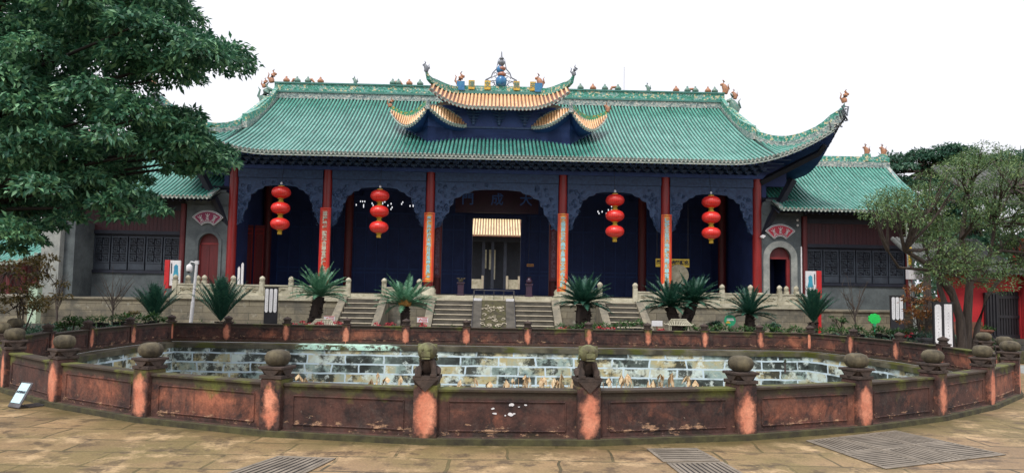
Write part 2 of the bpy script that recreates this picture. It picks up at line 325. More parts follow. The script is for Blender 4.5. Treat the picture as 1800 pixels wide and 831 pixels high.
# couplet board: orange-red with worn golden middle
def board(name, a, b, c0):
    s = NT(name); g = s.sep(s.G)
    t = s.math('SUBTRACT', s.math('ADD', s.math('ABSOLUTE', s.math('SUBTRACT', g[0], .5)), s.math('MULTIPLY', s.noise(4, 4), .3)), .1)
    c = s.mix(s.ramp(t, [(.10, 1), (.35, 0)]), a, b)
    c = s.mix(s.ramp(s.noise(9, 4, stretch=(1, 1, .25)), [(.5, 0), (.7, .6)]), c, c0)
    return s.fin(c, .4)
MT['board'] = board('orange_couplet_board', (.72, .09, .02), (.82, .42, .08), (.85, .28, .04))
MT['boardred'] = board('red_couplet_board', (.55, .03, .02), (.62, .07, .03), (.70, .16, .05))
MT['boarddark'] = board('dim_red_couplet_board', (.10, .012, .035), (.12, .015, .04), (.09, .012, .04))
s = NT('pond_water'); s.fin((.03, .045, .035), .06, s.noise(3, 2), .05, .01, .6); MT['water'] = s.m

# ------------------------------------------------------------------ mesh helpers
class MB:
    def __init__(s): s.v = []; s.f = []; s.uv = None; s.sm = []
    def add(s, vs_, fs, smooth=False):
        o = len(s.v); s.v.extend([tuple(v) for v in vs_]); s.f.extend([tuple(i+o for i in f) for f in fs]); s.sm.extend([smooth]*len(fs)); return s
    def box(s, c, d, rz=0, taper=1.0, rx=0):
        x, y, z = d[0]/2, d[1]/2, d[2]/2; vv = []
        for k, (a, b, e) in enumerate(((-1,-1,-1),(1,-1,-1),(1,1,-1),(-1,1,-1),(-1,-1,1),(1,-1,1),(1,1,1),(-1,1,1))):
            t = taper if e > 0 else 1
            p = Vector((a*x*t, b*y*t, e*z))
            if rx: p = Matrix.Rotation(rx, 3, 'X') @ p
            if rz: p = Matrix.Rotation(rz, 3, 'Z') @ p
            vv.append(p+Vector(c))
        return s.add(vv, ((0,3,2,1),(4,5,6,7),(0,1,5,4),(1,2,6,5),(2,3,7,6),(3,0,4,7)))
    def bx(s, x0, x1, y0, y1, z0, z1): return s.box(((x0+x1)/2, (y0+y1)/2, (z0+z1)/2), (abs(x1-x0), abs(y1-y0), abs(z1-z0)))
    def tube(s, pts, rad, n=6, cap=True, smooth=True):
        pts = [Vector(p) for p in pts]; N = len(pts)
        if isinstance(rad, (int, float)): rad = [rad]*N
        vv = []; fs = []; ref = Vector((0, 0, 1))
        for i, p in enumerate(pts):
            t = (pts[min(i+1, N-1)]-pts[max(i-1, 0)]).normalized()
            if abs(t.dot(ref)) > .95: a = t.cross(Vector((1, 0, 0)))
            else: a = t.cross(ref)
            a.normalize(); b = t.cross(a)
            for k in range(n):
                q = 2*pi*k/n; vv.append(p+(a*cos(q)+b*sin(q))*rad[i])
        for i in range(N-1):
            for k in range(n):
                k2 = (k+1) % n; fs.append((i*n+k, i*n+k2, (i+1)*n+k2, (i+1)*n+k))
        s.add(vv, fs, smooth)
        if cap:
            s.add(vv[:n], (tuple(range(n)),)); s.add(vv[-n:], (tuple(reversed(range(n))),))
        return s
    def lathe(s, prof, n=16, c=(0, 0, 0), lobes=0, la=0, smooth=True):
        vv = []; fs = []; c = Vector(c)
        for r, z in prof:
            for k in range(n):
                q = 2*pi*k/n; rr = r*(1+la*(abs(cos(lobes*q/2))-.6)) if lobes else r
                vv.append(c+Vector((rr*cos(q), rr*sin(q), z)))
        for i in range(len(prof)-1):
            for k in range(n):
                k2 = (k+1) % n; fs.append((i*n+k, i*n+k2, (i+1)*n+k2, (i+1)*n+k))
        s.add(vv, fs, smooth)
        s.add(vv[:n], (tuple(reversed(range(n))),)); s.add(vv[-n:], (tuple(range(n)),))
        return s
    def prism(s, poly, y0, y1):      # polygon in XZ, extruded along Y
        n = len(poly); vv = [(x, y0, z) for x, z in poly]+[(x, y1, z) for x, z in poly]
        fs = [tuple(range(n)), tuple(reversed(range(n, 2*n)))]+[(i, i+n, (i+1) % n+n, (i+1) % n) for i in range(n)]
        return s.add(vv, fs)
    def slab(s, poly, z0, z1):       # polygon in XY, extruded along Z
        n = len(poly); vv = [(x, y, z0) for x, y in poly]+[(x, y, z1) for x, y in poly]
        fs = [tuple(reversed(range(n))), tuple(range(n, 2*n))]+[(i, (i+1) % n, (i+1) % n+n, i+n) for i in range(n)]
        return s.add(vv, fs)
    def bar(s, pts, w_, h, drop=0):  # vertical-sided bar along a path; h may be a list
        pts = [Vector(p) for p in pts]; N = len(pts); vv = []; fs = []
        if isinstance(h, (int, float)): h = [h]*N
        for i, p in enumerate(pts):
            t = pts[min(i+1, N-1)]-pts[max(i-1, 0)]; t.z = 0; t.normalize(); a = Vector((-t.y, t.x, 0))*w_/2
            vv += [p-a-Vector((0, 0, drop)), p+a-Vector((0, 0, drop)), p+a+Vector((0, 0, h[i])), p-a+Vector((0, 0, h[i]))]
        for i in range(N-1):
            o = i*4
            for k in range(4):
                k2 = (k+1) % 4; fs.append((o+k, o+k2, o+4+k2, o+4+k))
        fs += [(3, 2, 1, 0), (N*4-4, N*4-3, N*4-2, N*4-1)]
        return s.add(vv, fs)
    def build(s, name, mt, parent=None, loc=None, rz=0, world=False, bevel=0):
        me = bpy.data.meshes.new(name)
        off = Vector((0, 0, 0))
        if world:
            if parent is not None: off = -Vector(parent.location)
            elif loc is not None: off = -Vector(loc)
        me.from_pydata([tuple(Vector(v)+off) for v in s.v], [], s.f)
        me.polygons.foreach_set('use_smooth', s.sm)
        if s.uv:
            ul = me.uv_layers.new(name='UVMap'); ul.data.foreach_set('uv', s.uv)
        me.materials.append(MT[mt] if isinstance(mt, str) else mt); me.update()
        o = bpy.data.objects.new(name, me); col.objects.link(o)
        if parent is not None: o.parent = parent
        if loc is not None: o.location = loc
        if rz: o.rotation_euler.z = rz
        if bevel:
            b = o.modifiers.new('edge', 'BEVEL'); b.width = bevel; b.segments = 2; b.limit_method = 'ANGLE'; b.angle_limit = radians(50)
        return o
def tag(o, label=None, cat=None, group=None, kind=None):
    if label: o['label'] = label
    if cat: o['category'] = cat
    if group: o['group'] = group
    if kind: o['kind'] = kind
    return o
def thing(name, loc, label, cat, group=None, rz=0):
    o = bpy.data.objects.new(name, None); col.objects.link(o); o.location = loc; o.rotation_euler.z = rz
    o.empty_display_size = .2
    return tag(o, label, cat, group)
def copy_tree(o, parent=None):
    c = o.copy(); col.objects.link(c); c.parent = parent
    for ch in [x for x in kids.get(o.name, [])]: copy_tree(ch, c)
    return c
kids = {}
def index_kids():
    kids.clear()
    for o in col.objects:
        if o.parent: kids.setdefault(o.parent.name, []).append(o)
def glyph(txt, size, mt, parent, loc, name='lettering', rot=(pi/2, 0, 0), ext=.006, vertical=False, line=1.05, bold=0.0):
    cu = bpy.data.curves.new(name, 'FONT'); cu.body = '\n'.join(txt) if vertical else txt
    cu.size = size; cu.extrude = ext; cu.align_x = 'CENTER'; cu.align_y = 'CENTER'; cu.space_line = line; cu.offset = bold; cu.resolution_u = 2
    t = bpy.data.objects.new(name, cu); col.objects.link(t)
    bpy.context.view_layer.update()
    me = bpy.data.meshes.new_from_object(t.evaluated_get(bpy.context.evaluated_depsgraph_get()))
    col.objects.unlink(t); bpy.data.objects.remove(t)
    me.materials.clear(); me.materials.append(MT[mt])
    o = bpy.data.objects.new(name, me); col.objects.link(o); o.parent = parent; o.location = loc; o.rotation_euler = rot
    return o
def lerp(a, b, t): return a+(b-a)*t
rnd = random.Random(7)

def tile_strip(tiles, base, up, lo, t0, t1, n, r, sag=.0, nseg=8, caps=None, thick=.07):
    """ribbed roof surface between curve up(t) and curve lo(t)"""
    rows = []
    for i in range(n+1):
        t = lerp(t0, t1, i/n); a, b = Vector(up(t)), Vector(lo(t)); L = (b-a).length
        rows.append([a.lerp(b, j/nseg)-Vector((0, 0, sag*L*4*(j/nseg)*(1-j/nseg))) for j in range(nseg+1)])
    vv = [p for rw in rows for p in rw]; m_ = nseg+1
    dn = Vector((0, 0, thick))
    base.add(vv, [(i*m_+j, (i+1)*m_+j, (i+1)*m_+j+1, i*m_+j+1) for i in range(n) for j in range(nseg)], True)
    base.add([p-dn for p in vv], [(i*m_+j+1, (i+1)*m_+j+1, (i+1)*m_+j, i*m_+j) for i in range(n) for j in range(nseg)], True)
    ed = [rw[-1] for rw in rows]; base.add(ed+[p-dn for p in ed], [(i, i+1, i+2+n, i+1+n) for i in range(n)])
    for side in (0, n):
        ed = rows[side]; base.add(ed+[p-dn for p in ed], [(j, j+1, j+1+m_, j+m_) for j in range(nseg)])
    for i in range(n):
        path = [(rows[i][j]+rows[i+1][j])/2 for j in range(m_)]
        vv = []
        for j, p in enumerate(path):
            tg = (path[min(j+1, nseg)]-path[max(j-1, 0)]); lat = rows[i+1][j]-rows[i][j]
            if tg.length < 1e-5: tg = Vector((0, -1, -.5))
            tg.normalize()
            if lat.length < 1e-6: lat = Vector((1, 0, 0))
            lat.normalize(); nm = lat.cross(tg).normalized()
            if nm.z < 0: nm = -nm
            for q in (0, 45, 90, 135, 180):
                vv.append(p+lat*cos(radians(q))*r+nm*(sin(radians(q))*r*1.15+.005))
        tiles.add(vv, [(j*5+k, (j+1)*5+k, (j+1)*5+k+1, j*5+k+1) for j in range(nseg) for k in range(4)], True)
        e = vv[-5:]; tiles.add(e, [(4, 3, 2, 1, 0)])
        if caps is not None:
            c_ = path[-1]; d = (path[-1]-path[-2]).normalized()
            lat = (rows[i+1][-1]-rows[i][-1]).normalized(); nm = lat.cross(d).normalized()
            if nm.z < 0: nm = -nm
            q0 = c_+nm*r*.25+d*.012
            vv = [q0+(lat*cos(2*pi*k/8)+nm*sin(2*pi*k/8))*r*1.15 for k in range(8)]
            caps.add(vv+[v-d*.05 for v in vv], [tuple(range(8))]+[(k, (k+1) % 8, (k+1) % 8+8, k+8) for k in range(8)])
            if i < n-1:   # drip tile tongue between ribs
                g = rows[i+1][-1]+d*.01
                caps.add([g-lat*r*1.0, g+lat*r*1.0, g+lat*r*.5-Vector((0, 0, r*1.5)), g-lat*r*.5-Vector((0, 0, r*1.5))], [(0, 1, 2, 3)])
    return rows

# ------------------------------------------------------------------ leaves
def leaf_mesh(name, mt, parent, clumps, L, W, droop=.5, seed=1, dome=True, jitter=.35):
    """clumps: (centre, rx, rz, count)"""
    rs = np.random.RandomState(seed); V = []; tot = 0
    for c, rx, rz_, cnt in clumps:
        u = rs.normal(size=(cnt, 3)); u /= np.linalg.norm(u, axis=1)[:, None]
        if dome: u[:, 2] = np.abs(u[:, 2])*.9-.12
        rr = rs.uniform(.45, 1.0, (cnt, 1))**.6 + rs.normal(size=(cnt, 1))*.06
        p = np.array(c)+u*rr*np.array([rx, rx, rz_])
        d = u*np.array([1, 1, .4])+rs.normal(size=(cnt, 3))*jitter; d[:, 2] -= droop
        d /= np.linalg.norm(d, axis=1)[:, None]
        up = np.tile([0, 0, 1.0], (cnt, 1))+rs.normal(size=(cnt, 3))*.45
        sd_ = np.cross(d, up); sd_ /= np.linalg.norm(sd_, axis=1)[:, None]+1e-9
        nm = np.cross(sd_, d)
        l = L*rs.uniform(.6, 1.25, (cnt, 1)); w_ = W*rs.uniform(.7, 1.2, (cnt, 1))
        mid = p+d*l*.45
        tip = p+d*l-nm*l*.12
        q = np.stack([p, mid-sd_*w_/2+nm*w_*.18, tip, mid+sd_*w_/2+nm*w_*.18], 1)
        V.append(q.reshape(-1, 3)); tot += cnt
    V = np.concatenate(V)
    idx = np.arange(tot*4).reshape(-1, 4)
    F = np.concatenate([idx[:, [0, 1, 2]], idx[:, [0, 2, 3]]], 0).ravel()
    me = bpy.data.meshes.new(name); nf = tot*2
    me.vertices.add(len(V)); me.vertices.foreach_set('co', V.astype(np.float32).ravel())
    me.loops.add(nf*3); me.loops.foreach_set('vertex_index', F.astype(np.int32))
    me.polygons.add(nf); me.polygons.foreach_set('loop_start', np.arange(0, nf*3, 3, dtype=np.int32)); me.polygons.foreach_set('loop_total', np.full(nf, 3, np.int32))
    me.update(calc_edges=True); me.validate()
    me.materials.append(MT[mt]); o = bpy.data.objects.new(name, me); col.objects.link(o)
    if parent is not None: o.parent = parent
    return o

# ================================================================== GROUND AND POND
FAR = [(x, 21.0) for x in (-8.93, -7.36, -5.72, -4.06, -2.40, -.70, 1.02, 2.74, 4.42, 6.04, 7.62, 9.08)]
RIGHT = [(9.62, 19.55), (10.0, 18.0), (10.1, 16.4), (9.95, 14.8), (9.35, 13.35), (8.50, 12.0), (7.20, 10.75), (5.84, 9.72), (4.42, 8.92), (2.80, 8.30)]
NEAR = [(1.02, 7.90), (-.66, 7.86), (-2.31, 8.16), (-3.99, 8.86), (-5.55, 9.85)]
LEFT = [(-6.98, 11.1), (-8.05, 12.45), (-8.80, 14.0), (-9.20, 15.7), (-9.35, 17.5), (-9.25, 19.3)]
RING = FAR + RIGHT + NEAR + LEFT
PC = Vector((.3, 15.0))
def offset_ring(dist):
    n = len(RING); o = []
    for i in range(n):
        a, b, c_ = Vector(RING[i-1]), Vector(RING[i]), Vector(RING[(i+1) % n])
        t = ((b-a).normalized()+(c_-b).normalized()).normalized(); nn = Vector((t.y, -t.x))
        if nn.dot(b-PC) < 0: nn = -nn
        o.append(b+nn*dist)
    return o
rin = offset_ring(-.10); N = len(RING)
g = MB(); vv = [(p.x, p.y, 0) for p in rin]
for i, p in enumerate(rin):
    d = (p-PC).normalized(); vv.append((PC.x+d.x*22, PC.y+d.y*22, 0))
for i, p in enumerate(rin):
    d = (p-PC).normalized(); vv.append((PC.x+d.x*1500, PC.y+d.y*1500, 0))
g.add(vv, [(i+k*N, (i+1) % N+k*N, (i+1) % N+(k+1)*N, i+(k+1)*N) for i in range(N) for k in (0, 1)])
tag(g.build('ground', 'paving'), kind='structure')
# pond bed and water
ledge_in = offset_ring(-.36)
b = MB(); b.add([(p.x, p.y, -1.75) for p in ledge_in], [tuple(range(N))]); tag(b.build('pond_bed', 'mud'), kind='structure')
b = MB(); b.add([(p.x, p.y, -1.32) for p in ledge_in], [tuple(range(N))]); tag(b.build('pond_water', 'water'), kind='structure')

pond = thing('pond_wall', (PC.x, PC.y, 0), 'low weathered red wall with stone-topped posts running round the half-moon pond', 'wall')
# ledge + lining
b = MB(); a0 = [(p.x, p.y, -.004) for p in offset_ring(-.10)]; a1 = [(p.x, p.y, -.03) for p in ledge_in]; a2 = [(p.x, p.y, -.15) for p in ledge_in]
a3 = [(p.x, p.y, -.15) for p in offset_ring(-.40)]
b.add(a0+a1+a2, [(i+k*N, (i+1) % N+k*N, (i+1) % N+(k+1)*N, i+(k+1)*N) for i in range(N) for k in (0, 1)])
b.build('ledge', 'ledge', pond, world=True)
b = MB(); lr = offset_ring(-.33); b.uv = []; acc = 0
for i in range(N):
    p, q = lr[i], lr[(i+1) % N]; L = (q-p).length
    b.add([(p.x, p.y, -.1), (q.x, q.y, -.1), (q.x, q.y, -1.75), (p.x, p.y, -1.75)], [(0, 1, 2, 3)])
    b.uv += [acc, -.1, acc+L, -.1, acc+L, -1.75, acc, -1.75]; acc += L
lin = b.build('block_lining', 'lining', pond, world=True)
# kerb outside
b = MB(); o1, o2 = offset_ring(.02), offset_ring(.17)
h1 = [(p.x, p.y, .07) for p in o1]; h2 = [(p.x, p.y, .06) for p in o2]; h3 = [(p.x, p.y, -.01) for p in o2]
b.add(h1+h2+h3, [(i+k*N, (i+1) % N+k*N, (i+1) % N+(k+1)*N, i+(k+1)*N) for i in range(N) for k in (0, 1)])
b.build('kerb', 'mossstone', pond, world=True)

def panel_obj(p, q, h, near):
    p, q = Vector(p), Vector(q); L = (q-p).length-.02; mid = (p+q)/2; ang = atan2((q-p).y, (q-p).x)
    mb = MB(); T = .14
    mb.box((0, 0, h/2), (L, T, h))
    mb.box((0, 0, h+.012), (L, T+.05, .03))
    # raised frame and inner field on both faces
    for sgn in (-1, 1):
        y = sgn*(T/2+.004); x0 = L/2-.22
        for bx_ in ((0, h-.10, 2*x0, .014), (0, .13, 2*x0, .014)):
            mb.box((bx_[0], y, bx_[1]), (bx_[2], .016, bx_[3]))
        for sx in (-1, 1): mb.box((sx*x0, y, (h+.03)/2), (.014, .015, h-.24))
        mb.box((0, sgn*(T/2+.02), .035), (L, .05, .07))
    o = mb.build('panel', 'wallpanel', pond, (mid.x-PC.x, mid.y-PC.y, 0), ang, bevel=.006)
    if abs(mid.x-.18) < .1 and mid.y < 8:      # bare white plaster flakes on the middle panel
        fl = MB(); r3 = random.Random(2)
        for u, v, r_ in ((-.15, .36, .018), (-.13, .31, .024), (.04, .40, .028), (.03, .30, .030), (.12, .38, .010), (.19, .40, .016), (-.02, .29, .014), (.07, .31, .018)):
            fl.prism([(-u+r_*r3.uniform(.5, 1.3)*cos(a), v+r_*.6*r3.uniform(.5, 1.3)*sin(a)) for a in np.linspace(0, 2*pi, 9)[:-1]], T/2+.001, T/2+.005)
        fl.build('bare_plaster_flake', 'white', o)
    return o
def lion(parent, z):
    mb = MB()
    mb.box((0, 0, z+.02), (.27, .27, .035)); mb.box((0, 0, z-.035), (.22, .22, .07), taper=1.15)
    mb.prism([(-.12, z), (.12, z), (0, z-.12)], -.14, -.12)
    mb.tube([(0, .07, z+.04), (0, .06, z+.11), (0, -.01, z+.19), (0, -.03, z+.22)], [.085, .095, .08, .06], 10)   # body
    for sx in (-1, 1):
        mb.tube([(sx*.055, -.06, z+.19), (sx*.075, -.085, z+.11), (sx*.08, -.09, z+.045)], [.035, .03, .032], 7)
        mb.box((sx*.08, -.105, z+.05), (.06, .07, .03))
        mb.tube([(sx*.08, .06, z+.09), (sx*.10, .0, z+.08), (sx*.10, -.03, z+.045)], [.05, .045, .03], 7)
    body = mb.build('lion_body', 'lionstone', parent)
    hd = MB()
    hd.lathe([(.02, -.085), (.07, -.07), (.095, -.02), (.095, .03), (.07, .07), (.02, .09)], 12, (0, -.05, z+.29), 12, .18)
    hd.box((0, -.135, z+.27), (.09, .06, .05)); hd.box((0, -.13, z+.225), (.08, .06, .02))
    for sx in (-1, 1):
        hd.lathe([(.004, -.02), (.02, 0), (.004, .02)], 8, (sx*.035, -.14, z+.315)); hd.box((sx*.085, -.04, z+.34), (.03, .03, .05))
        for k in range(4): hd.lathe([(.004, -.02), (.022, 0), (.004, .02)], 7, (sx*(.085), -.06+.03*k, z+.31-.035*k))
    hd.build('lion_head', 'lionhead', parent)
def post_obj(i, p, prev, nxt, kind, sc=1.0):
    d = (Vector(nxt)-Vector(prev)); ang = atan2(d.y, d.x)
    h = .60*sc if kind != 'far' else .53
    wd = .25 if kind != 'far' else .22
    mb = MB(); mb.box((0, 0, h/2), (wd, wd, h)); 
    o = mb.build('post', 'wallpost', pond, (p[0]-PC.x, p[1]-PC.y, 0), ang, bevel=.015)
    if d.x < 0 or kind != 'far' and p[1] < 14: pass
    # make carving face the outside of the pond
    out_ = Vector((p[0], p[1]))-PC
    fy = Vector((sin(ang), -cos(ang)))       # local -Y
    if fy.dot(out_) < 0: o.rotation_euler.z = ang+pi
    if kind == 'lion': lion(o, h+.05); return
    f = MB()
    rr = random.Random(i*3+1)
    if kind == 'near':
        f.box((0, 0, h+.02), (.27, .27, .04)); f.box((0, 0, h+.065), (.19, .19, .07), taper=1.3)
        for a in range(4):
            q = a*pi/2
            tri = [(-.13, 0), (.13, 0), (0, -.12)]
            M3 = Matrix.Rotation(q, 3, 'Z'); vv = [M3 @ Vector((x, -.135, h+.115+z)) for x, z in tri]+[M3 @ Vector((x, -.11, h+.115+z)) for x, z in tri]
            f.add(vv, [(0, 2, 1), (3, 4, 5), (0, 1, 4, 3), (1, 2, 5, 4), (2, 0, 3, 5)])
        f.box((0, 0, h+.115), (.29, .29, .03))
        f.build('capital', 'lionstone', o, bevel=.006)
        k = MB(); a = rr.uniform(.93, 1.05); z0 = h+.13
        k.lathe([(.07, 0), (.108, .02), (.135*a, .065), (.137*a, .105), (.110, .15), (.06, .172), (.01, .168)], 32, (0, 0, z0), 8, .16)
        k.build('pumpkin_finial', 'capstone', o)
    else:
        f.box((0, 0, h+.015), (.24, .24, .03)); f.lathe([(.08, .03), (.10, .05), (.075, .075), (.11, .10), (.115, .13), (.08, .16), (.03, .18), (.01, .2)], 14, (0, 0, h), 8, .2)
        f.build('lotus_finial', 'lionstone', o)
for i, p in enumerate(RING):
    prev, nxt = RING[i-1], RING[(i+1) % N]
    far = i < 12 or i >= N-5
    mid = 12 <= i < 15
    kind = 'far' if (i < 15) else 'near'
    if i >= N-4: kind = 'far' if i >= N-3 else 'near'
    if p in ((1.02, 7.90), (-.66, 7.86)): kind = 'lion'
    post_obj(i, p, prev, nxt, kind)
    panel_obj(p, nxt, .53 if kind != 'far' else .48, kind != 'far')

# withered lotus in the pond
for k in range(46):
    r2 = random.Random(100+k)
    if k < 36: px = r2.choice([r2.uniform(535, 720), r2.uniform(785, 1010), r2.uniform(885, 1010), r2.uniform(1055, 1220)]); Y = r2.uniform(13.0, 17)
    else: px = r2.uniform(530, 1260); Y = r2.uniform(12, 16)
    X = SX(px, Y); zt = SZ(px, r2.uniform(655, 672), Y)
    t = thing('withered_lotus', (X, Y, -1.33), 'dry straw-coloured lotus stalk standing in the pond', 'dead plant', 'withered lotus stalks in the pond')
    hh = zt+1.33; lean = r2.uniform(-.2, .2); mb = MB()
    mb.tube([(0, 0, 0), (lean*.3, 0, hh*.5), (lean, 0, hh)], [.012, .011, .008], 5)
    for _ in range(r2.randint(2, 5)):
        a = r2.uniform(-.25, .25); mb.tube([(a*.4, .02, 0), (a, .02, hh*r2.uniform(.5, .95))], .007, 4)
    mb.build('stalk', 'lotus', t)
    mb = MB(); n = 7; sw = r2.uniform(.03, .075); hl = r2.uniform(.12, .22)
    for q in range(4):
        a = r2.uniform(0, 6.28); b0_ = Vector((lean, 0, hh+.02)); e_ = b0_+Vector((cos(a)*sw*1.6, sin(a)*sw, -hl*r2.uniform(.7, 1.3))); sd_ = Vector((-sin(a), cos(a), .2))*sw*.8
        mb.add([b0_, b0_.lerp(e_, .6)+sd_, e_, b0_.lerp(e_, .5)-sd_], [(0, 1, 2), (0, 2, 3)])
    mb.build('folded_leaf', 'lotus', t)

# ================================================================== BED, PODIUM, STAIRS
Yp = 28.4; TZ = 1.18; HZ = 1.30
b = MB(); b.box((0, 24.4, .03), (46, 6.2, .06)); tag(b.build('planting_bed', 'soil'), kind='structure')
XL, XR = SX(306, Yp), SX(1430, Yp)
pod = thing('stone_podium', (0, Yp, 0), 'wide ashlar stone podium carrying the temple hall', 'podium')
mb = MB(); mb.bx(XL, XR, Yp, 44, 0, TZ-.16); mb.build('podium_wall', 'ashlar', pod, world=True)
mb = MB(); mb.bx(XL-.05, XR+.05, Yp-.06, 44.05, TZ-.158, TZ); mb.build('edge_slab', 'pale', pod, world=True)
for a, b_ in ((-21.2, XL-.055), (XR+.055, 19.2)):
    mb = MB(); mb.bx(a, b_, Yp+.45, 46, 0, .94); pp = mb.build('side_plinth', 'ashlar', pod, world=True)
    mb = MB(); mb.bx(a-.01, b_+.01, .40, 46.1-Yp, .942, 1.0); mb.build('plinth_edge', 'slab', pp)
mb = MB(); mb.bx(-11.6, 12.0, 30.45, 43.5, TZ+.002, HZ); mb.build('hall_floor', 'pale', pod, world=True)

ST = dict(left=(SX(617, Yp), SX(672, Yp)), cl=(SX(770, Yp), SX(833, Yp)), cr=(SX(906, Yp), SX(968, Yp)), right=(SX(1062, Yp), SX(1114, Yp)))
def stairs(x0, x1, label):
    t = thing('stone_stairs', ((x0+x1)/2, Yp-.07, 0), label, 'stairs', 'stone stairs up to the terrace')
    n = 7; run = .34; W = x1-x0
    for k in range(n):
        top = TZ-.01-k*.168
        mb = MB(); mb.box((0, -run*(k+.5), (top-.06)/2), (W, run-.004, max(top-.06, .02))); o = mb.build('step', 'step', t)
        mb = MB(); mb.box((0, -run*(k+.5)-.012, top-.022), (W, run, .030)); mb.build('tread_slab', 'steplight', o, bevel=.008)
    for sx in (-1, 1):
        if (sx > 0 and label.startswith('central left')) or (sx < 0 and label.startswith('central right')): continue
        x = sx*(W/2+.16); L = run*n
        poly = [(0, TZ+.03), (0, .02), (-L-.1, .02), (-L-.1, .14), (-.25, TZ+.03)]
        mb = MB(); vv = [(x-.14, y, z) for y, z in poly]+[(x+.14, y, z) for y, z in poly]; k = len(poly)
        mb.add(vv, [tuple(range(k)), tuple(reversed(range(k, 2*k)))]+[(i, i+k, (i+1) % k+k, (i+1) % k) for i in range(k)])
        mb.build('side_slab', 'slab' , t, bevel=.01)
    return t
stairs(*ST['left'], 'narrow stone stairs at the left, between two cycads, leftmost of the four flights')
stairs(*ST['cl'], 'central left stone stairs beside the carved ramp stone, on its left')
stairs(*ST['cr'], 'central right stone stairs beside the carved ramp stone, on its right')
stairs(*ST['right'], 'narrow stone stairs at the right, rightmost of the four flights')
# carved ramp
x0, x1 = ST['cl'][1]+.03, ST['cr'][0]-.03; cx = (x0+x1)/2; W = x1-x0
t = thing('carved_ramp_stone', (cx, Yp-.08, 0), 'sloping carved dragon slab between the two central stairs, railed in', 'carved stone')
def slope_slab(mb, xa, xb, lift, y0=-.3, y1=-2.4):
    z0, z1 = TZ+.01+lift, .12+lift
    poly = [(y0, z0), (y1, z1), (y1, .01), (y0, .01)]
    vv = [(xa, y, z) for y, z in poly]+[(xb, y, z) for y, z in poly]
    mb.add(vv, [(0, 1, 2, 3), (7, 6, 5, 4)]+[(i, i+4, (i+1) % 4+4, (i+1) % 4) for i in range(4)])
mb = MB(); slope_slab(mb, -W/2, -W/2+.32, 0); slope_slab(mb, W/2-.32, W/2, 0); mb.build('border_slab', 'step', t)
mb = MB(); slope_slab(mb, -W/2+.325, W/2-.325, -.03); mb.build('carved_field', 'mossstone', t)
mb = MB()
rr = random.Random(5)
for k in range(26):
    u, v = rr.uniform(-.38, .38), rr.uniform(.15, .85)
    pts = []
    for j in range(6):
        a = j*.9+k; rad = .05+.012*j
        uu, v2 = u+cos(a)*rad, v+sin(a)*rad*.35
        pts.append((uu, lerp(-.3, -2.4, v2), lerp(TZ-.02, .09, v2)+.02))
    mb.tube(pts, .018, 5)
mb.build('dragon_relief', 'steplight', t)
mb = MB(); mb.bx(-W/2, W/2, -.3, 0, .01, TZ+.012); mb.build('top_slab', 'steplight', t)
mb = MB()
for sx in (-1, 1):
    mb.box((sx*(W/2-.16), -.33, TZ-.03), (.30, .1, .18))
mb.build('white_corner_block', 'white', t)
mb = MB()
zt = TZ+.36
for k in range(5):
    x = lerp(-W/2+.02, W/2-.02, k/4); mb.tube([(x, -.1, TZ), (x, -.1, zt)], .012, 5)
mb.tube([(-W/2+.02, -.1, zt), (W/2-.02, -.1, zt)], .014, 5)
for sx in (-1, 1):
    mb.tube([(sx*(W/2-.0), -.1, zt), (sx*(W/2), -.12, TZ+.1), (sx*W/2, -2.3, .30), (sx*W/2, -2.3, 0)], .014, 5)
mb.build('railing', 'iron', t)

# balustrades
def balustrade(xs, label, retl=False, retr=False):
    t = thing('stone_balustrade', (xs[0], Yp, TZ), label, 'balustrade')
    for x in xs:
        X = x-xs[0]; mb = MB(); mb.box((X, .13, .27), (.17, .17, .54)); o = mb.build('post', 'pale', t, bevel=.012)
        f = MB(); f.lathe([(.07, 0), (.10, .02), (.08, .045), (.10, .07), (.105, .11), (.085, .16), (.04, .20), (.01, .215)], 12, (X, .13, .54), 6, .12); f.build('finial', 'pale', o)
    def pan(xa, xb):
        xa, xb = xa-xs[0]+.085, xb-xs[0]-.085; W = xb-xa
        mb = MB(); mb.bx(xa, xb, .08, .18, .02, .36); p = mb.build('panel', 'pale', t)
        c_ = MB(); rr = random.Random(int(xa*100)+3)
        for k in range(int(W*9)):
            x = rr.uniform(xa+.12, xb-.12); z = rr.uniform(.13, .27)
            c_.tube([(x-.06, .07, z), (x-.02, .065, z+.03), (x+.03, .065, z-.02), (x+.07, .07, z+.02)], .013, 5)
        c_.build('carving', 'carvepale', p)
        r = MB(); r.bx(xa, xb, .06, .20, .362, .42); r.build('rail', 'pale', t, bevel=.01)
    for a, b_ in zip(xs[:-1], xs[1:]): pan(a, b_)
    for flag, x in ((retl, xs[0]), (retr, xs[-1])):
        if flag:
            X = x-xs[0]; mb = MB(); mb.bx(X-.05, X+.05, .2, 2.2, .02, .36); mb.build('panel', 'pale', t)
            mb = MB(); mb.bx(X-.07, X+.07, .2, 2.2, .362, .42); mb.build('rail', 'pale', t)
            for yy in (1.3, 2.3):
                mb = MB(); mb.box((X, yy, .27), (.17, .17, .54)); o = mb.build('post', 'pale', t)
                f = MB(); f.lathe([(.07, 0), (.10, .02), (.08, .045), (.10, .07), (.105, .11), (.085, .16), (.04, .20), (.01, .215)], 12, (X, yy, .54), 6, .12); f.build('finial', 'pale', o)
bl = [SX(p, Yp) for p in (308, 359, 410, 461, 512, 563, 613)]
balustrade(bl, 'carved cream stone balustrade along the left terrace edge, behind the camera pole', retl=True)
balustrade([SX(p, Yp) for p in (676, 738)], 'short cream balustrade between the left stairs and the central stairs')
balustrade([SX(p, Yp) for p in (1000, 1056)], 'short cream balustrade between the central stairs and the right stairs')
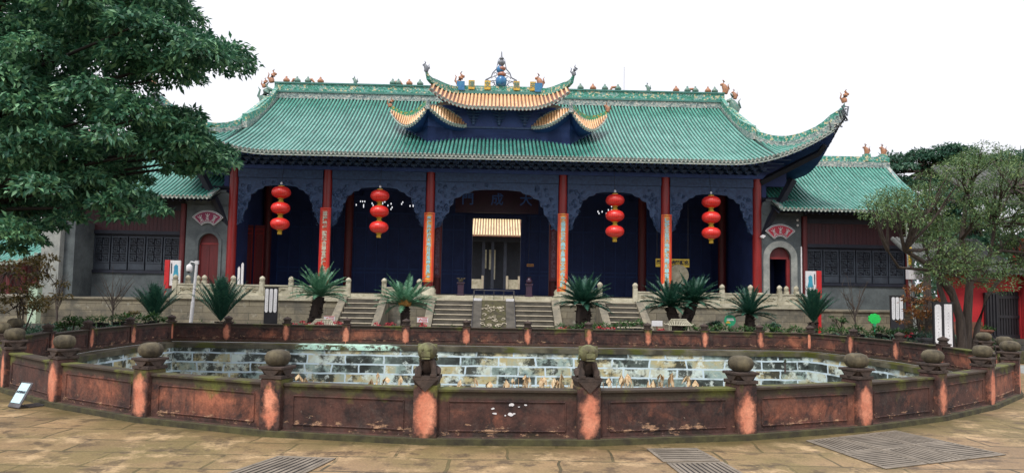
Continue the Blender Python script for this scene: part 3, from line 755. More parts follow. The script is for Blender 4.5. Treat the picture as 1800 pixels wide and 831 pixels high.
balustrade([SX(p, Yp) for p in (1118, 1169, 1220, 1271, 1321, 1372, 1423)], 'carved cream stone balustrade along the right terrace edge', retr=True)

# ================================================================== TEMPLE HALL
Yc = 31.0; Yi = 35.8; Yb = 38.6
CXs = [SX(p, Yc) for p in (406, 572, 754, 988, 1169, 1331)]
XC = .25; GH = 11.0; CH = 13.35
hall = thing('temple_hall', (XC, Yc, HZ), 'great timber temple hall with green glazed roof and upturned eaves behind the pond', 'temple')
ZL = SZ(870, 322, Yc)          # lintel bottom
ZT = SZ(870, 306, Yc)          # lintel top
for x in CXs:
    mb = MB(); mb.lathe([(.19, 0), (.19, 2), (.175, ZT-HZ+.1)], 20, (x, Yc, HZ)); c_ = mb.build('column', 'red', hall, world=True)
    mb = MB(); mb.lathe([(.34, 0), (.34, .06), (.30, .10), (.33, .2), (.27, .30), (.22, .34)], 20, (x-XC, 0, .0)); mb.build('stone_base', 'pale', c_)
for x in CXs:
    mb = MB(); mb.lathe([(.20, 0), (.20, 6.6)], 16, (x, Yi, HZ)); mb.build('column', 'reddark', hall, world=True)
# lintels, architrave, bracket rows
mb = MB()
for a, b_ in zip(CXs[:-1], CXs[1:]): mb.bx(a+.19, b_-.19, Yc-.12, Yc+.12, ZL+.02, ZT)
mb.build('lintel', 'shadebluecarve', hall, world=True)
mb = MB(); mb.bx(CXs[0]-.5, CXs[-1]+.5, Yc-.2, Yc+.2, ZT+.003, ZT+.16); mb.build('architrave', 'shadeblue', hall, world=True)
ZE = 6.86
mb = MB(); mb.bx(CXs[0]-.3, CXs[-1]+.3, Yc-.05, Yc+.2, ZT+.165, ZE+.55); mb.build('bracket_wall', 'shadeblue', hall, world=True)
mb = MB(); n = 58
for tier in range(4):
    z = ZT+.20+tier*.125; yo = Yc-.15-tier*.24
    for k in range(n):
        x = lerp(CXs[0]-.3, CXs[-1]+.3, (k+.5*(tier % 2))/n)
        mb.box((x, yo-.05, z+.05), (.22, .24, .09), taper=1.25); mb.box((x, yo+.02, z-.02), (.09, .4, .07))
    mb.bx(CXs[0]-.5-.2*tier, CXs[-1]+.5+.2*tier, yo-.11, yo-.03, z+.105, z+.15)
mb.build('bracket_tiers', 'shadebluecarve', hall, world=True)
# spandrels
def spandrel(xc, sgn, w_):
    P = [(0, 0), (.4995*w_, 0), (.4995*w_, -.30), (.40*w_, -.31), (.31*w_, -.35), (.28*w_, -.46), (.23*w_, -.50), (.20*w_, -.64), (.155*w_, -.70), (.145*w_, -.96), (.12*w_, -1.04), (.115*w_, -1.30), (.085*w_, -1.42), (.065*w_, -1.66), (.04*w_, -1.88), (0, -2.0)]
    return [(xc+sgn*x, ZL+.018+z) for x, z in P]
for a, b_ in zip(CXs[:-1], CXs[1:]):
    w_ = b_-a-.4
    for (x, sg) in ((a+.2, 1), (b_-.2, -1)):
        mb = MB(); P = spandrel(x, sg, w_); 
        if sg < 0: P = P[::-1]
        mb.prism(P, Yc-.05, Yc+.05)
        o = mb.build('carved_spandrel', 'shadebluecarve', hall, world=True)
        e = MB(); rr = random.Random(int(x*10)+50); W4 = w_
        for k in range(34):
            u, v = rr.uniform(.02, .45), rr.uniform(.1, 1.9)
            lim = .48-.25*v if v > .5 else .5-.25*v
            lim = .45 if v < .25 else max(.05, .22-.09*v)
            u = rr.uniform(.02, lim)
            q = Vector((x+sg*u*W4-XC, -.06, ZL-v-HZ)); rad = rr.uniform(.06, .1)
            e.tube([q+Vector((cos(j*1.1)*rad*(1-j*.1), 0, sin(j*1.1)*rad*(1-j*.1))) for j in range(6)], .014, 4)
        e.build('scroll_relief', 'shadebluecarve', o)
        e = MB()
        for q in P[1:] if sg > 0 else P[:-1]:
            if rr.random() < .6: e.lathe([(.004, -.015), (.015, 0), (.004, .015)], 5, (q[0]-XC, -.06, q[1]-HZ))
        e.build('stud', 'iron', o)
# outer struts carrying the corner eaves
for sx in (-1, 1):
    mb = MB(); xc = CXs[0] if sx < 0 else CXs[-1]
    mb.tube([(xc+sx*.15, Yc, 4.0), (xc+sx*1.35, Yc-.5, 6.4)], [.13, .18], 4, smooth=False)
    mb.tube([(xc+sx*.1, Yc, 6.3), (xc+sx*2.0, Yc-1.6, 7.35), (xc+sx*2.1, Yc-1.9, 7.6)], [.16, .14, .12], 4, smooth=False)
    mb.tube([(xc+sx*.1, Yc, 5.6), (xc+sx*1.3, Yc-.1, 5.6)], .08, 4, smooth=False)
    mb.build('corner_strut', 'dim', hall, world=True)
mb = MB()
for a, b_ in ((CXs[0]-1.4, CXs[0]-.2), (CXs[-1]+.2, CXs[-1]+1.4)):
    mb = MB(); mb.bx(a, b_, Yc+.3, Yc+.5, 6.2, ZE+.5); mb.build('end_board', 'shadebluehall', hall, world=True)

# --- hall interior shell
dL, dR = SX(830, Yb, 440), SX(915, Yb, 440); dT = SZ(870, 384, Yb); dB = SZ(870, 508, Yb)
sT0, sT1 = SZ(640, 368, Yb), SZ(640, 352, Yb)
mb = MB()
slots = [(SX(590, Yb), SX(742, Yb)), (SX(1048, Yb), SX(1092, Yb))]
x0w, x1w = CXs[0]-.3, CXs[-1]+.3
def wallpiece(a, b_, z0, z1): mb.bx(a, b_, Yb, Yb+.2, z0, z1)
wallpiece(x0w, dL, HZ, sT0); wallpiece(dR, x1w, HZ, sT0); wallpiece(dL, dR, HZ, HZ+.28); wallpiece(dL, dR, dT, sT0)
wallpiece(x0w, x1w, sT1, 9.4)
wallpiece(x0w, slots[0][0], sT0, sT1); wallpiece(slots[0][1], slots[1][0], sT0, sT1); wallpiece(slots[1][1], x1w, sT0, sT1)
mb.build('rear_wall', 'shadebluehall', hall, world=True)
rr = random.Random(9)
for a, b_ in slots:
    mb = MB(); x = a
    while x < b_:
        for k in range(5):
            if rr.random() < .92: mb.bx(x, x+.055, Yb+.05, Yb+.1, sT0+k*(sT1-sT0)/5, sT0+(k+1)*(sT1-sT0)/5)
        x += .055
    mb.build('pierced_transom', 'shadebluehall', hall, world=True)
mb = MB()
for k in range(40):
    x = lerp(x0w, x1w, k/40)
    if dL-.3 < x < dR+.3: continue
    mb.bx(x, x+.05, Yb-.05, Yb-.001, HZ, 5.4)
for z in (2.3, 2.5, 4.6, 5.4):
    mb.bx(x0w, dL-.31, Yb-.071, Yb-.053, z, z+.07); mb.bx(dR+.31, x1w, Yb-.071, Yb-.053, z, z+.07)
mb.build('door_leaves', 'shadeblue', hall, world=True)
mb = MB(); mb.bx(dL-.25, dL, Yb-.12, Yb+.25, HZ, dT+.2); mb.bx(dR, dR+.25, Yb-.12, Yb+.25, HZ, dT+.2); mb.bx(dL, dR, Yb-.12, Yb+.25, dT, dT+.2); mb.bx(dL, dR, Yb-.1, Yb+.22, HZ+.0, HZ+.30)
mb.build('door_frame', 'shadebluehall', hall, world=True)
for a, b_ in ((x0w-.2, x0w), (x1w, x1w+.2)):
    mb = MB(); mb.bx(a, b_, Yc+.25, Yb+.2, HZ, 7.6); mb.build('side_wall', 'shadebluehall', hall, world=True)
mb = MB(); mb.bx(x0w-.2, x1w+.2, Yc+.3, Yb+.4, 7.35, 7.42); mb.build('ceiling', 'shadebluehall', hall, world=True)
mb = MB()
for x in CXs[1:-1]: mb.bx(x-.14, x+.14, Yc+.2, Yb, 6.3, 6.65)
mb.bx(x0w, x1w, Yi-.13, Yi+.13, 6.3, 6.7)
mb.build('roof_beam', 'shadebluehall', hall, world=True)
# folding red screens at the hall's left end
mb = MB()
for k, px in enumerate((436, 456)):
    x = SX(px, 34); mb.bx(x-.22, x+.22, 33.9, 33.96, HZ, HZ+3.0)
mb.build('folding_screen', 'reddark', hall, world=True)
mb = MB()
for k, px in enumerate((436, 456)):
    x = SX(px, 34)
    for z in (HZ+.1, HZ+2.6, HZ+2.8): mb.bx(x-.21, x+.21, 33.87, 33.895, z, z+.05)
    for q in (-.2, .17): mb.bx(x+q, x+q+.03, 33.865, 33.89, HZ+.1, HZ+2.8)
mb.build('screen_moulding', 'red', hall, world=True)

# --- main roof
YR, ZR = 36.0, SZ(870, 181, 36.0)
YE = 29.15
ZG = SZ(1330, 244, 31.6)
def eave_pt(X):
    a = abs(X-XC); s_ = 1 if X > XC else -1
    lift = 0 if a < 9.2 else 1.45*((a-9.2)/(CH-9.2))**2.1
    out_ = 0 if a < 9.2 else .62*((a-9.2)/(CH-9.2))**1.6
    return Vector((X, YE-out_, ZE+lift))
hipA = Vector((GH, 31.6, ZG))
def up_pt(X):
    a = abs(X-XC); sg = 1 if X > XC else -1
    if a <= GH: return Vector((X, YR, ZR))
    u = (a-GH)/(CH-GH); e = eave_pt(XC+sg*CH)
    z = lerp(ZG, e.z, u)-.62*sin(pi*u)*(1-.25*u)
    return Vector((X, lerp(31.6, e.y, u), z))
tiles, base, caps = MB(), MB(), MB()
n_main = 134
tile_strip(tiles, base, up_pt, eave_pt, XC-GH, XC+GH, n_main, .052, .028, 12, caps)
def up_in(X):        # row start on skirt edge beside the gable
    return up_pt(X)
tile_strip(tiles, base, up_in, eave_pt, XC+GH, XC+CH, 15, .052, .03, 6, caps)
tile_strip(tiles, base, up_in, eave_pt, XC-CH, XC-GH, 15, .052, .03, 6, caps)
# rear slope and end slopes
def eave_back(X): p = eave_pt(X); return Vector((p.x, 2*YR-p.y, p.z))
def up_back(X): p = up_pt(X); return Vector((p.x, 2*YR-p.y, p.z))
t2, c2 = MB(), MB()
tile_strip(t2, base, up_back, eave_back, XC-GH, XC+GH, 60, .06, .028, 6)
for sg in (-1, 1):
    tile_strip(t2, base, up_back, eave_back, XC+sg*GH, XC+sg*CH, 7, .06, .03, 4)
    # side skirt
    ef = eave_pt(XC+sg*CH)
    def lo_s(t, sg=sg, ef=ef):
        Y = lerp(ef.y, 2*YR-ef.y, t); d = min(t, 1-t); lift = 1.45*max(0, 1-d/.22)**2.1
        return Vector((XC+sg*(CH-.25*(1-max(0, 1-d/.2))), Y, ZE+lift))
    def up_s(t, sg=sg, ef=ef):
        Y = lerp(ef.y, 2*YR-ef.y, t); k = 31.6
        if Y < k or Y > 2*YR-k:
            u = (k-Y)/(k-ef.y) if Y < k else (Y-(2*YR-k))/(k-ef.y)
            X = XC+sg*lerp(GH, CH, u); z = up_pt(X if abs(X-XC) < CH else XC+sg*(CH-.001)).z
            return Vector((X, Y, z))
        return Vector((XC+sg*GH, Y, ZG))
    tile_strip(tiles, base, up_s, lo_s, 0, 1, 74, .052, .02, 6, caps)
    # gable triangle
    mb = MB(); mb.add([(XC+sg*(GH-.05), 31.6, ZG-.1), (XC+sg*(GH-.05), YR, ZR-.05), (XC+sg*(GH-.05), 2*YR-31.6, ZG-.1)], [(0, 1, 2)]); mb.build('gable_board', 'reddark', hall, world=True)
roof = base.build('roof', 'pan', hall, world=True)
def sub(mb_, name, mt, par, bevel=0):     # world coordinates into a sub-part of a part sitting at its thing's origin
    r = par.parent.location if par.parent else Vector((0, 0, 0))
    mb_.v = [tuple(Vector(v)-Vector(r)) for v in mb_.v]
    return mb_.build(name, mt, par, bevel=bevel)
sub(tiles, 'tile_rows', 'tile', roof); sub(t2, 'rear_tile_rows', 'tile', roof); sub(caps, 'eave_tile_ends', 'pale_edge', roof)
# soffit with rafters
mb = MB(); xs = [lerp(XC-CH+.15, XC+CH-.15, k/60) for k in range(61)]
vv = []
for x in xs:
    e = eave_pt(x); h_ = up_pt(x); vv += [(x, e.y+.05, e.z-.13), (x, min(31.1, h_.y-.02), min(ZE+.55+max(0, (e.z-ZE))*.45, h_.z-.22))]
mb.add(vv, [(2*i, 2*i+1, 2*i+3, 2*i+2) for i in range(60)])
for k in range(110):
    x = lerp(XC-CH+.2, XC+CH-.2, k/109); e = eave_pt(x); zi = ZE+.5+max(0, (e.z-ZE))*.45
    h_ = up_pt(x); mb.tube([(x, e.y+.06, e.z-.16), (x, min(31.1, h_.y-.02), min(zi, h_.z-.22)-.03)], .035, 4, smooth=False)
sub(mb, 'soffit_rafters', 'shadeblue', roof)
mb = MB(); mb.bar([(eave_pt(x)+Vector((0, .04, -.12))) for x in xs], .05, .07, .02); sub(mb, 'eave_fascia', 'pale_edge', roof)
for sg in (-1, 1):   # soffit round the corner
    mb = MB(); vv = []
    for k in range(21):
        t_ = k/20*.5; ef = eave_pt(XC+sg*CH); Y = lerp(ef.y, YR, t_*2); lift = 1.45*max(0, 1-t_/.22)**2.1
        uu = max(0, (31.6-Y)/(31.6-ef.y)); xi = lerp(GH, CH, uu); hz = up_pt(XC+sg*min(xi, CH-.001)).z-.22
        vv += [(XC+sg*(CH-.1), Y, ZE+lift-.12), (XC+sg*min(xi, CH-.15), Y, min(ZE+.55+lift*.45, hz))]
    mb.add(vv, [(2*i, 2*i+1, 2*i+3, 2*i+2) for i in range(20)]); sub(mb, 'corner_soffit', 'shadeblue', roof)

# ridges
ZRt = SZ(870, 157, YR)
rd = MB(); rd.bx(XC-GH-.1, XC+GH+.1, YR-.16, YR+.16, ZR-.05, ZR+.24); ridge = rd.build('ridge_base', 'ridgegrey', hall, world=True)
rd = MB(); rd.bx(XC-GH-.1, XC+GH+.1, YR-.21, YR+.21, ZR+.243, ZR+.33); sub(rd, 'ridge_band', 'ridgeband', ridge)
rd = MB(); rd.bx(XC-GH-.1, XC+GH+.1, YR-.12, YR+.12, ZR+.333, ZRt+.0); sub(rd, 'ridge_frieze', 'ridge', ridge)
rd = MB(); rd.bx(XC-GH-.1, XC+GH+.1, YR-.17, YR+.17, ZRt+.003, ZRt+.07); sub(rd, 'ridge_coping', 'ridgeband', ridge)
for sg in (-1, 1):
    pts = []; k0 = Vector((XC+sg*GH, YR, ZR)); k1 = Vector((XC+sg*GH, 31.5, ZG))
    for j in range(9):
        p = k0.lerp(k1, j/8); p.z -= .25*sin(pi*j/8); pts.append(p)
    rd = MB(); rd.bar(pts, .26, .22, .05); r_ = rd.build('gable_ridge_base', 'ridgegrey', hall, world=True)
    rd = MB(); rd.bar([p+Vector((0, 0, .223)) for p in pts], .20, .33); sub(rd, 'gable_ridge_frieze', 'ridge', r_)
    pts = []
    for j in range(13):
        p = up_pt(XC+sg*lerp(GH, CH, j/12)); pts.append(p)
    e = eave_pt(XC+sg*CH); pts.append(e+Vector((sg*.10, -.1, .22))); pts.append(e+Vector((sg*.16, -.14, .46)))
    rd = MB(); rd.bar(pts, .24, [.17]*11+[.22, .28, .26, .12], .04); r_ = rd.build('hip_ridge_base', 'ridgegrey', hall, world=True)
    rd = MB(); rd.bar([p+Vector((0, 0, .174+(.1 if j > 11 else .05 if j > 10 else 0))) for j, p in enumerate(pts)], .16, [.24]*10+[.28, .34, .30, .2, .1]); sub(rd, 'hip_ridge_frieze', 'ridge', r_)
    # carved corner boss
    rd = MB(); rr = random.Random(3)
    for k in range(16):
        q = pts[11].lerp(pts[14], k/15)
        rd.tube([q+Vector((rr.uniform(-.2, .2), -.14, rr.uniform(-.25, .3))) for _ in range(3)], .035, 5)
    sub(rd, 'corner_scrollwork', 'greyfin', r_)

def beast(mb, p, h, sg=1, tail=True):
    """little ridge beast: chest, head with horns, curled tail"""
    p = Vector(p)
    mb.tube([p, p+Vector((sg*.08*h, 0, .3*h)), p+Vector((-sg*.05*h, 0, .55*h)), p+Vector((-sg*.12*h, 0, .68*h))], [.21*h, .26*h, .20*h, .13*h], 7)
    hd = p+Vector((-sg*.14*h, 0, .70*h)); mb.tube([hd+Vector((sg*.05*h, 0, 0)), hd+Vector((-sg*.2*h, 0, -.04*h))], [.15*h, .08*h], 6)
    for dy in (-.04, .04): mb.tube([hd+Vector((0, dy, .05*h)), hd+Vector((sg*.10*h, dy, .2*h)), hd+Vector((-sg*.02*h, dy, .36*h))], [.05*h, .045*h, .015*h], 5)
    if tail: mb.tube([p+Vector((sg*.12*h, 0, .15*h)), p+Vector((sg*.34*h, 0, .35*h)), p+Vector((sg*.26*h, 0, .66*h)), p+Vector((sg*.36*h, 0, .80*h))], [.09*h, .07*h, .045*h, .015*h], 5)
def add_beast(p, h, sg, mt='orangefin', par=hall, nm='ridge_beast', tail=True):
    mb = MB(); beast(mb, p, h, sg, tail); return mb.build(nm, mt, par, world=True)
for px, py, h, sg, mt in ((478, 150, .62, -1, 'orangefin'), (624, 150, .40, 1, 'tealfin'), (1139, 165, .42, 1, 'tealfin'), (1274, 175, .65, 1, 'orangefin')):
    add_beast((SX(px, YR, py), YR, ZRt+.07), h, sg, mt)
for sg in (-1, 1):
    e = eave_pt(XC+sg*CH); add_beast(e+Vector((sg*.16, -.14, .86)), .5, -sg)
    q = Vector((XC+sg*(GH+.18), 34.9, ZR-.55)); add_beast(q+Vector((sg*.05, 0, 0)), .95, sg, 'tealfin'); add_beast(q+Vector((sg*.10, 0, .75)), .45, sg)
k = 0
for px in (503, 522, 541, 563, 690, 700, 719, 738, 1020, 1042, 1063, 1086, 1188, 1208, 1222, 1244, 1256):
    mb = MB(); x = SX(px, YR, 155); mb.lathe([(.10, 0), (.16, .07), (.15, .14), (.09, .21), (.04, .25), (.05, .29), (.01, .33)], 9, (x, YR-.02, ZRt+.07), 3, .3); mb.build('ridge_knob', 'tealfin' if k % 3 else 'orangefin', hall, world=True); k += 1
for px in (520, 545, 700, 900+180, 1215):
    mb = MB(); x = SX(px, YR, 155); mb.tube([(x-.22, YR, ZRt+.06), (x-.12, YR, ZRt+.24), (x+.08, YR, ZRt+.25), (x+.24, YR, ZRt+.06)], [.05, .07, .07, .04], 6); mb.build('ridge_dragon', 'orangefin', hall, world=True)

# --- central raised roof with splayed wings
TX = SX(878, 30.6, 190)
tw = MB(); P = [(SX(712, 32.4, 230), 32.5), (SX(752, 31.0, 230), 30.95), (SX(812, 31.5, 230), 31.5)]
P = P + [(2*TX-x, y) for x, y in reversed(P)]
Q = [(2*TX-x, y) for x, y in P]
poly = P+[(P[-1][0], 34), (P[0][0], 34)]
tw.slab(poly, 7.4, SZ(752, 222, 31)); tower = tw.build('raised_centre_wall', 'shadeblue', hall, world=True)
tw = MB(); hw = 2.45; tw.bx(TX-hw, TX+hw, 31.5, 34.2, 7.6, SZ(870, 186, 31.4)); sub(tw, 'upper_wall', 'shadeblue', tower)
tw = MB()
zc = SZ(870, 206, 31.4)
for dx in (-2.0, -1.1, 0, 1.1, 2.0):
    for k in range(5):
        wd = .12+.14*k; tw.tube([(TX+dx-wd/2, 31.44-.04*k, zc-.3+.13*k), (TX+dx, 31.42-.04*k, zc-.34+.13*k), (TX+dx+wd/2, 31.44-.04*k, zc-.3+.13*k)], .035, 5)
        tw.box((TX+dx, 31.44-.03*k, zc-.28+.13*k), (.1, .12, .1))
tw.bx(TX-hw, TX+hw, 31.40, 31.49, zc-.5, zc-.42)
sub(tw, 'bracket_clusters', 'shadebluecarve', tower)
tl, bs, cp = MB(), MB(), MB()
zE2 = SZ(878, 190, 30.6); zR2 = SZ(878, 166, 32.3); HWt = SX(1000, 30.6, 190)-TX; HWr = HWt*.75
def e2(t): return Vector((TX+t*HWt, 30.6-.35*abs(t)**3, zE2+.66*max(0, (abs(t)-.35)/.65)**2.2))
def u2(t):
    q_ = max(0, (abs(t)-.62)/.38); z = lerp(zR2, zE2+.66+.34, q_)-.10*sin(pi*q_)
    return Vector((TX+t*HWt*.985, lerp(32.3, 30.6, max(0, (abs(t)-.62)/.38)), max(z, e2(t).z+.12)))
tile_strip(tl, bs, u2, e2, -1, 1, 36, .058, .02, 6, cp)
tile_strip(tl, bs, lambda t: Vector((u2(t).x, max(32.3, 64.6-u2(t).y), u2(t).z)), lambda t: Vector((e2(t).x, 64.6-e2(t).y, e2(t).z)), -1, 1, 24, .058, .02, 4)
# wings
def wing(sg):
    tl, bs, cp = MB(), MB(), MB()
    A = Vector((TX+sg*(TX-SX(686, 32.3, 200)), 32.3, SZ(686, 196, 32.3))); B = Vector((TX+sg*(TX-SX(752, 30.2, 188)), 30.2, SZ(752, 188, 30.2)))
    Cc = Vector((TX+sg*(TX-SX(820, 31.3, 222)), 31.3, SZ(820, 222, 31.3)))
    def lo1(t): p = A.lerp(B, t); p.z -= .78*sin(pi*t)**.85; p.y -= .25*sin(pi*t); return p
    def up1(t): p = A.lerp(B, t); p.z += .10-.24*sin(pi*t); p.y += .02+.65*sin(pi*t); return p
    def lo2(t): p = B.lerp(Cc, t); p.z -= .22*sin(pi*t); return p
    def up2(t): p = B.lerp(Cc, t); p.z += .05+.20*sin(pi*t**.8)+.15*t; p.y += .45*sin(pi*t/2); return p
    tile_strip(tl, bs, up1, lo1, 0, 1, 17, .055, .02, 4, cp)
    tile_strip(tl, bs, up2, lo2, 0, 1, 15, .055, .02, 3, cp)
    # soffits
    sfm = MB(); vv = []
    wl = [(TX+sg*(TX-P[0][0]), P[0][1]), (TX+sg*(TX-P[1][0]), P[1][1]), (TX+sg*(TX-P[2][0]), P[2][1])]
    zz = SZ(752, 222, 31)
    for j in range(11):
        l = lo1(j/10); q = Vector((lerp(wl[0][0], wl[1][0], j/10), lerp(wl[0][1], wl[1][1], j/10), l.z-.16)); vv += [l-Vector((0, 0, .06)), q]
    for j in range(11):
        l = lo2(j/10); q = Vector((lerp(wl[1][0], wl[2][0], j/10), lerp(wl[1][1], wl[2][1], j/10), l.z-.16)); vv += [l-Vector((0, 0, .06)), q]
    sfm.add(vv, [(2*i, 2*i+1, 2*i+3, 2*i+2) for i in range(21)])
    ww = MB(); qs = vv[1::2]; ww.add(list(qs)+[Vector((q.x, q.y, 7.4)) for q in qs], [(i, i+1, i+1+len(qs), i+len(qs)) for i in range(len(qs)-1)]); sub(ww, 'wing_wall', 'shadeblue', tower)
    sub(sfm, 'wing_soffit', 'shadeblue', tower)
    r_ = MB(); up = [up1(j/10) for j in range(11)]
    r_.bar(up, .12, .20, .0); o = r_.build('wing_ridge', 'ridgeyellow', hall, world=True)
    r_ = MB(); r_.bar([p-Vector((0, 0, .055)) for p in up], .17, .05); sub(r_, 'wing_ridge_band', 'pale_edge', o)
    r_ = MB(); r_.bar([up2(j/8) for j in range(9)], .10, .07); sub(r_, 'wing_hip_ridge', 'ridgegrey', o)
    mb = MB(); beast(mb, A+Vector((0, 0, .2)), .42, sg); mb.build('ridge_beast', 'orangefin', hall, world=True)
    mb = MB(); vv = [lo1(j/10)-Vector((0, 0, .02)) for j in range(11)]+[lo2(j/10)-Vector((0, 0, .02)) for j in range(1, 11)]
    mb.tube(vv, .035, 5); sub(mb, 'wing_eave_trim', 'pale_edge', o)
    wr = bs.build('wing_roof', 'panbrown', hall, world=True); sub(tl, 'wing_tile_rows', 'tileyellow', wr); sub(cp, 'wing_tile_ends', 'pale_edge', wr)
    mb = MB(); mb.tube([B-Vector((0, 0, .1)), B+Vector((0, 0, .3))], [.1, .09], 6); sub(mb, 'corner_boss', 'ridgegrey', o)
wing(1); wing(-1)
tr = bs.build('centre_roof', 'panbrown', hall, world=True); sub(tl, 'centre_tile_rows', 'tileyellow', tr); sub(cp, 'centre_tile_ends', 'pale_edge', tr)
mb = MB(); vv = []
for j in range(21):
    t_ = lerp(-1, 1, j/20); e = e2(t_); vv += [e-Vector((0, -.03, .08)), (TX+t_*hw, 31.5, SZ(870, 188, 31.4)+max(0, e.z-zE2)*.3)]
mb.add(vv, [(2*i, 2*i+1, 2*i+3, 2*i+2) for i in range(20)]); sub(mb, 'centre_soffit', 'shadeblue', tr)
rx = HWt*.62
mb = MB(); mb.bx(TX-rx, TX+rx, 32.15, 32.45, zR2-.03, zR2+.10); cr = mb.build('centre_ridge', 'ridgeband', hall, world=True)
mb = MB(); mb.bx(TX-rx, TX+rx, 32.2, 32.4, zR2+.103, zR2+.34); sub(mb, 'centre_ridge_frieze', 'ridge', cr)
for sg in (-1, 1):
    mb = MB(); pts = [u2(sg*lerp(.62, 1, j/10)) for j in range(11)]
    tip = e2(sg); pts.append(tip+Vector((sg*.06, -.1, .38))); pts.append(tip+Vector((sg*.16, -.15, .72)))
    mb.bar(pts, .14, [.28]*6+[.28, .27, .26, .24, .20, .14, .05], .03)
    sub(mb, 'upswept_ridge', 'ridge', cr)
for sg in (-1, 1):
    tip = e2(sg)+Vector((sg*.15, -.15, .66)); mb = MB(); beast(mb, tip, .42, -sg); mb.build('ridge_beast', 'greyfin', hall, world=True)
    add_beast((TX+sg*rx*.98, 32.3, zR2+.34), .62, sg)
    mb = MB(); mb.box((TX+sg*rx*.95, 32.25, zR2+.30), (.34, .3, .4)); mb.build('ridge_end_block', 'bluegourd', hall, world=True)
pl_px = [(829, '運'), (857, '文'), (908, '開'), (937, '天')]
for px, ch in pl_px:
    x = SX(px, 32.2, 150); mb = MB(); mb.box((x, 32.15, zR2+.36), (.27, .05, .40)); o = mb.build('ridge_plaque', 'yellow', hall, world=True)
    glyph(ch, .27, 'tealfin', o, (x-XC, 32.12-Yc, zR2+.36-HZ), 'character', bold=.004)
# spire of stacked gourds with scroll ironwork
x = SX(881, 32.3, 140); z0 = zR2+.34
mb = MB(); mb.lathe([(.14, 0), (.22, .05), (.25, .22), (.24, .36), (.14, .46), (.12, .50)], 16, (x, 32.3, z0)); sp = mb.build('spire_gourd', 'bluegourd', hall, world=True)
mb = MB(); mb.lathe([(.10, 0), (.19, .05), (.19, .14), (.09, .2), (.09, .26), (.17, .31), (.17, .40), (.08, .46)], 16, (x+.02, 32.3, z0+.46)); sub(mb, 'spire_rings', 'orangegourd', sp)
mb = MB(); mb.lathe([(.10, 0), (.17, .08), (.17, .2), (.10, .32)], 16, (x-.05, 32.32, z0+.62)); sub(mb, 'spire_blue_core', 'bluegourd', sp)
mb = MB(); mb.lathe([(.08, 0), (.15, .08), (.15, .18), (.07, .28), (.11, .30), (.11, .34), (.04, .40), (.02, .62), (.005, .66)], 14, (x, 32.3, z0+.95)); sub(mb, 'spire_tip', 'greyfin', sp)
mb = MB()
for sg in (-1, 1):
    mb.tube([(x+sg*.70, 32.3, z0+.02), (x+sg*.68, 32.3, z0+.30), (x+sg*.45, 32.3, z0+.42), (x+sg*.38, 32.3, z0+.62), (x+sg*.22, 32.3, z0+.80), (x+sg*.18, 32.3, z0+1.0), (x+sg*.14, 32.3, z0+1.25)], [.03, .035, .03, .03, .025, .02, .012], 6)
    for (dx, dz, r_) in ((.42, .14, .13), (.32, .36, .10), (.26, .56, .07)):
        mb.tube([(x+sg*(dx+cos(a)*r_), 32.3, z0+dz+sin(a)*r_) for a in np.linspace(0, 5.4, 10)], .018, 5)
    mb.tube([(x+sg*.62, 32.3, z0+.3), (x+sg*.3, 32.3, z0+.15), (x+sg*.22, 32.3, z0)], .02, 5)
sub(mb, 'scroll_ironwork', 'greyfin', sp)
# name plaque in the hall, dim
mb = MB(); zz = SZ(872, 352, Yi-.3); mb.box((SX(872, Yi-.3), Yi-.3, zz), (4.0, .08, 1.25)); o = tag(mb.build('name_board', 'purplewood', None, world=False), 'long dark name board with three dim characters high above the central doorway', 'name board')
for px, ch in ((820, '門'), (872, '成'), (923, '大')):
    glyph(ch, .62, 'bluetext', o, (SX(px, Yi-.35), Yi-.345, zz), 'character', bold=.008)
# thin lightning rods
for px, p0, p1 in ((1097, 165, 118), ):
    mb = MB(); x = SX(px, YR, 150); mb.tube([(x, YR, ZRt), (x, YR, SZ(px, p1, YR))], .008, 4); mb.build('lightning_rod', 'iron', hall, world=True)

# --- couplet boards on the columns
def couplet(px, Y, text, label, bmat, tmat, pyt, pyb, wd=.45, sc=1.0):
    x = SX(px, Y, (pyt+pyb)/2) if not isinstance(px, float) else px
    z1, z0 = SZ(870 if Y < 32 else 870, pyt, Y), SZ(870, pyb, Y)
    t = thing('couplet_board', (x, Y, z0), label, 'couplet board', 'couplet boards on the columns'); h = z1-z0
    prof = [(wd*.5*sin(a), -wd*.16*cos(a)) for a in np.linspace(-1.35, 1.35, 9)]
    mb = MB(); n = len(prof)
    vv = [(a, b_, 0) for a, b_ in prof]+[(a, b_, h) for a, b_ in prof]+[(a, b_+.03, 0) for a, b_ in prof]+[(a, b_+.03, h) for a, b_ in prof]
    fs = [(i, i+1, n+i+1, n+i) for i in range(n-1)]+[(2*n+i+1, 2*n+i, 3*n+i, 3*n+i+1) for i in range(n-1)]
    fs += [(0, n, 3*n, 2*n), (n-1, 3*n-1, 4*n-1, 2*n-1)]+[(n+i, n+i+1, 3*n+i+1, 3*n+i) for i in range(n-1)]+[(i+1, i, 2*n+i, 2*n+i+1) for i in range(n-1)]
    mb.add(vv, fs); mb.build('board', bmat, t)
    mb = MB(); y = -wd*.16-.012
    mb.box((-wd*.40, y+.03, h/2), (.025, .02, h-.10)); mb.box((wd*.40, y+.03, h/2), (.025, .02, h-.10))
    for z in (.06, h-.06): mb.tube([(-wd*.42, y+.03, z), (0, y-.004, z), (wd*.42, y+.03, z)], .012, 4, smooth=False)
    mb.build('border', 'signred' if bmat != 'boarddark' else 'red', t)
    n = len(text); size = min(.27*sc, (h-.3)/n/1.02)
    for k, ch in enumerate(text): glyph(ch, size, tmat, t, (0, y-.004, h-.16-(k+.5)*(h-.32)/n), 'character', bold=.006, ext=.004)
Yq = Yc-.24
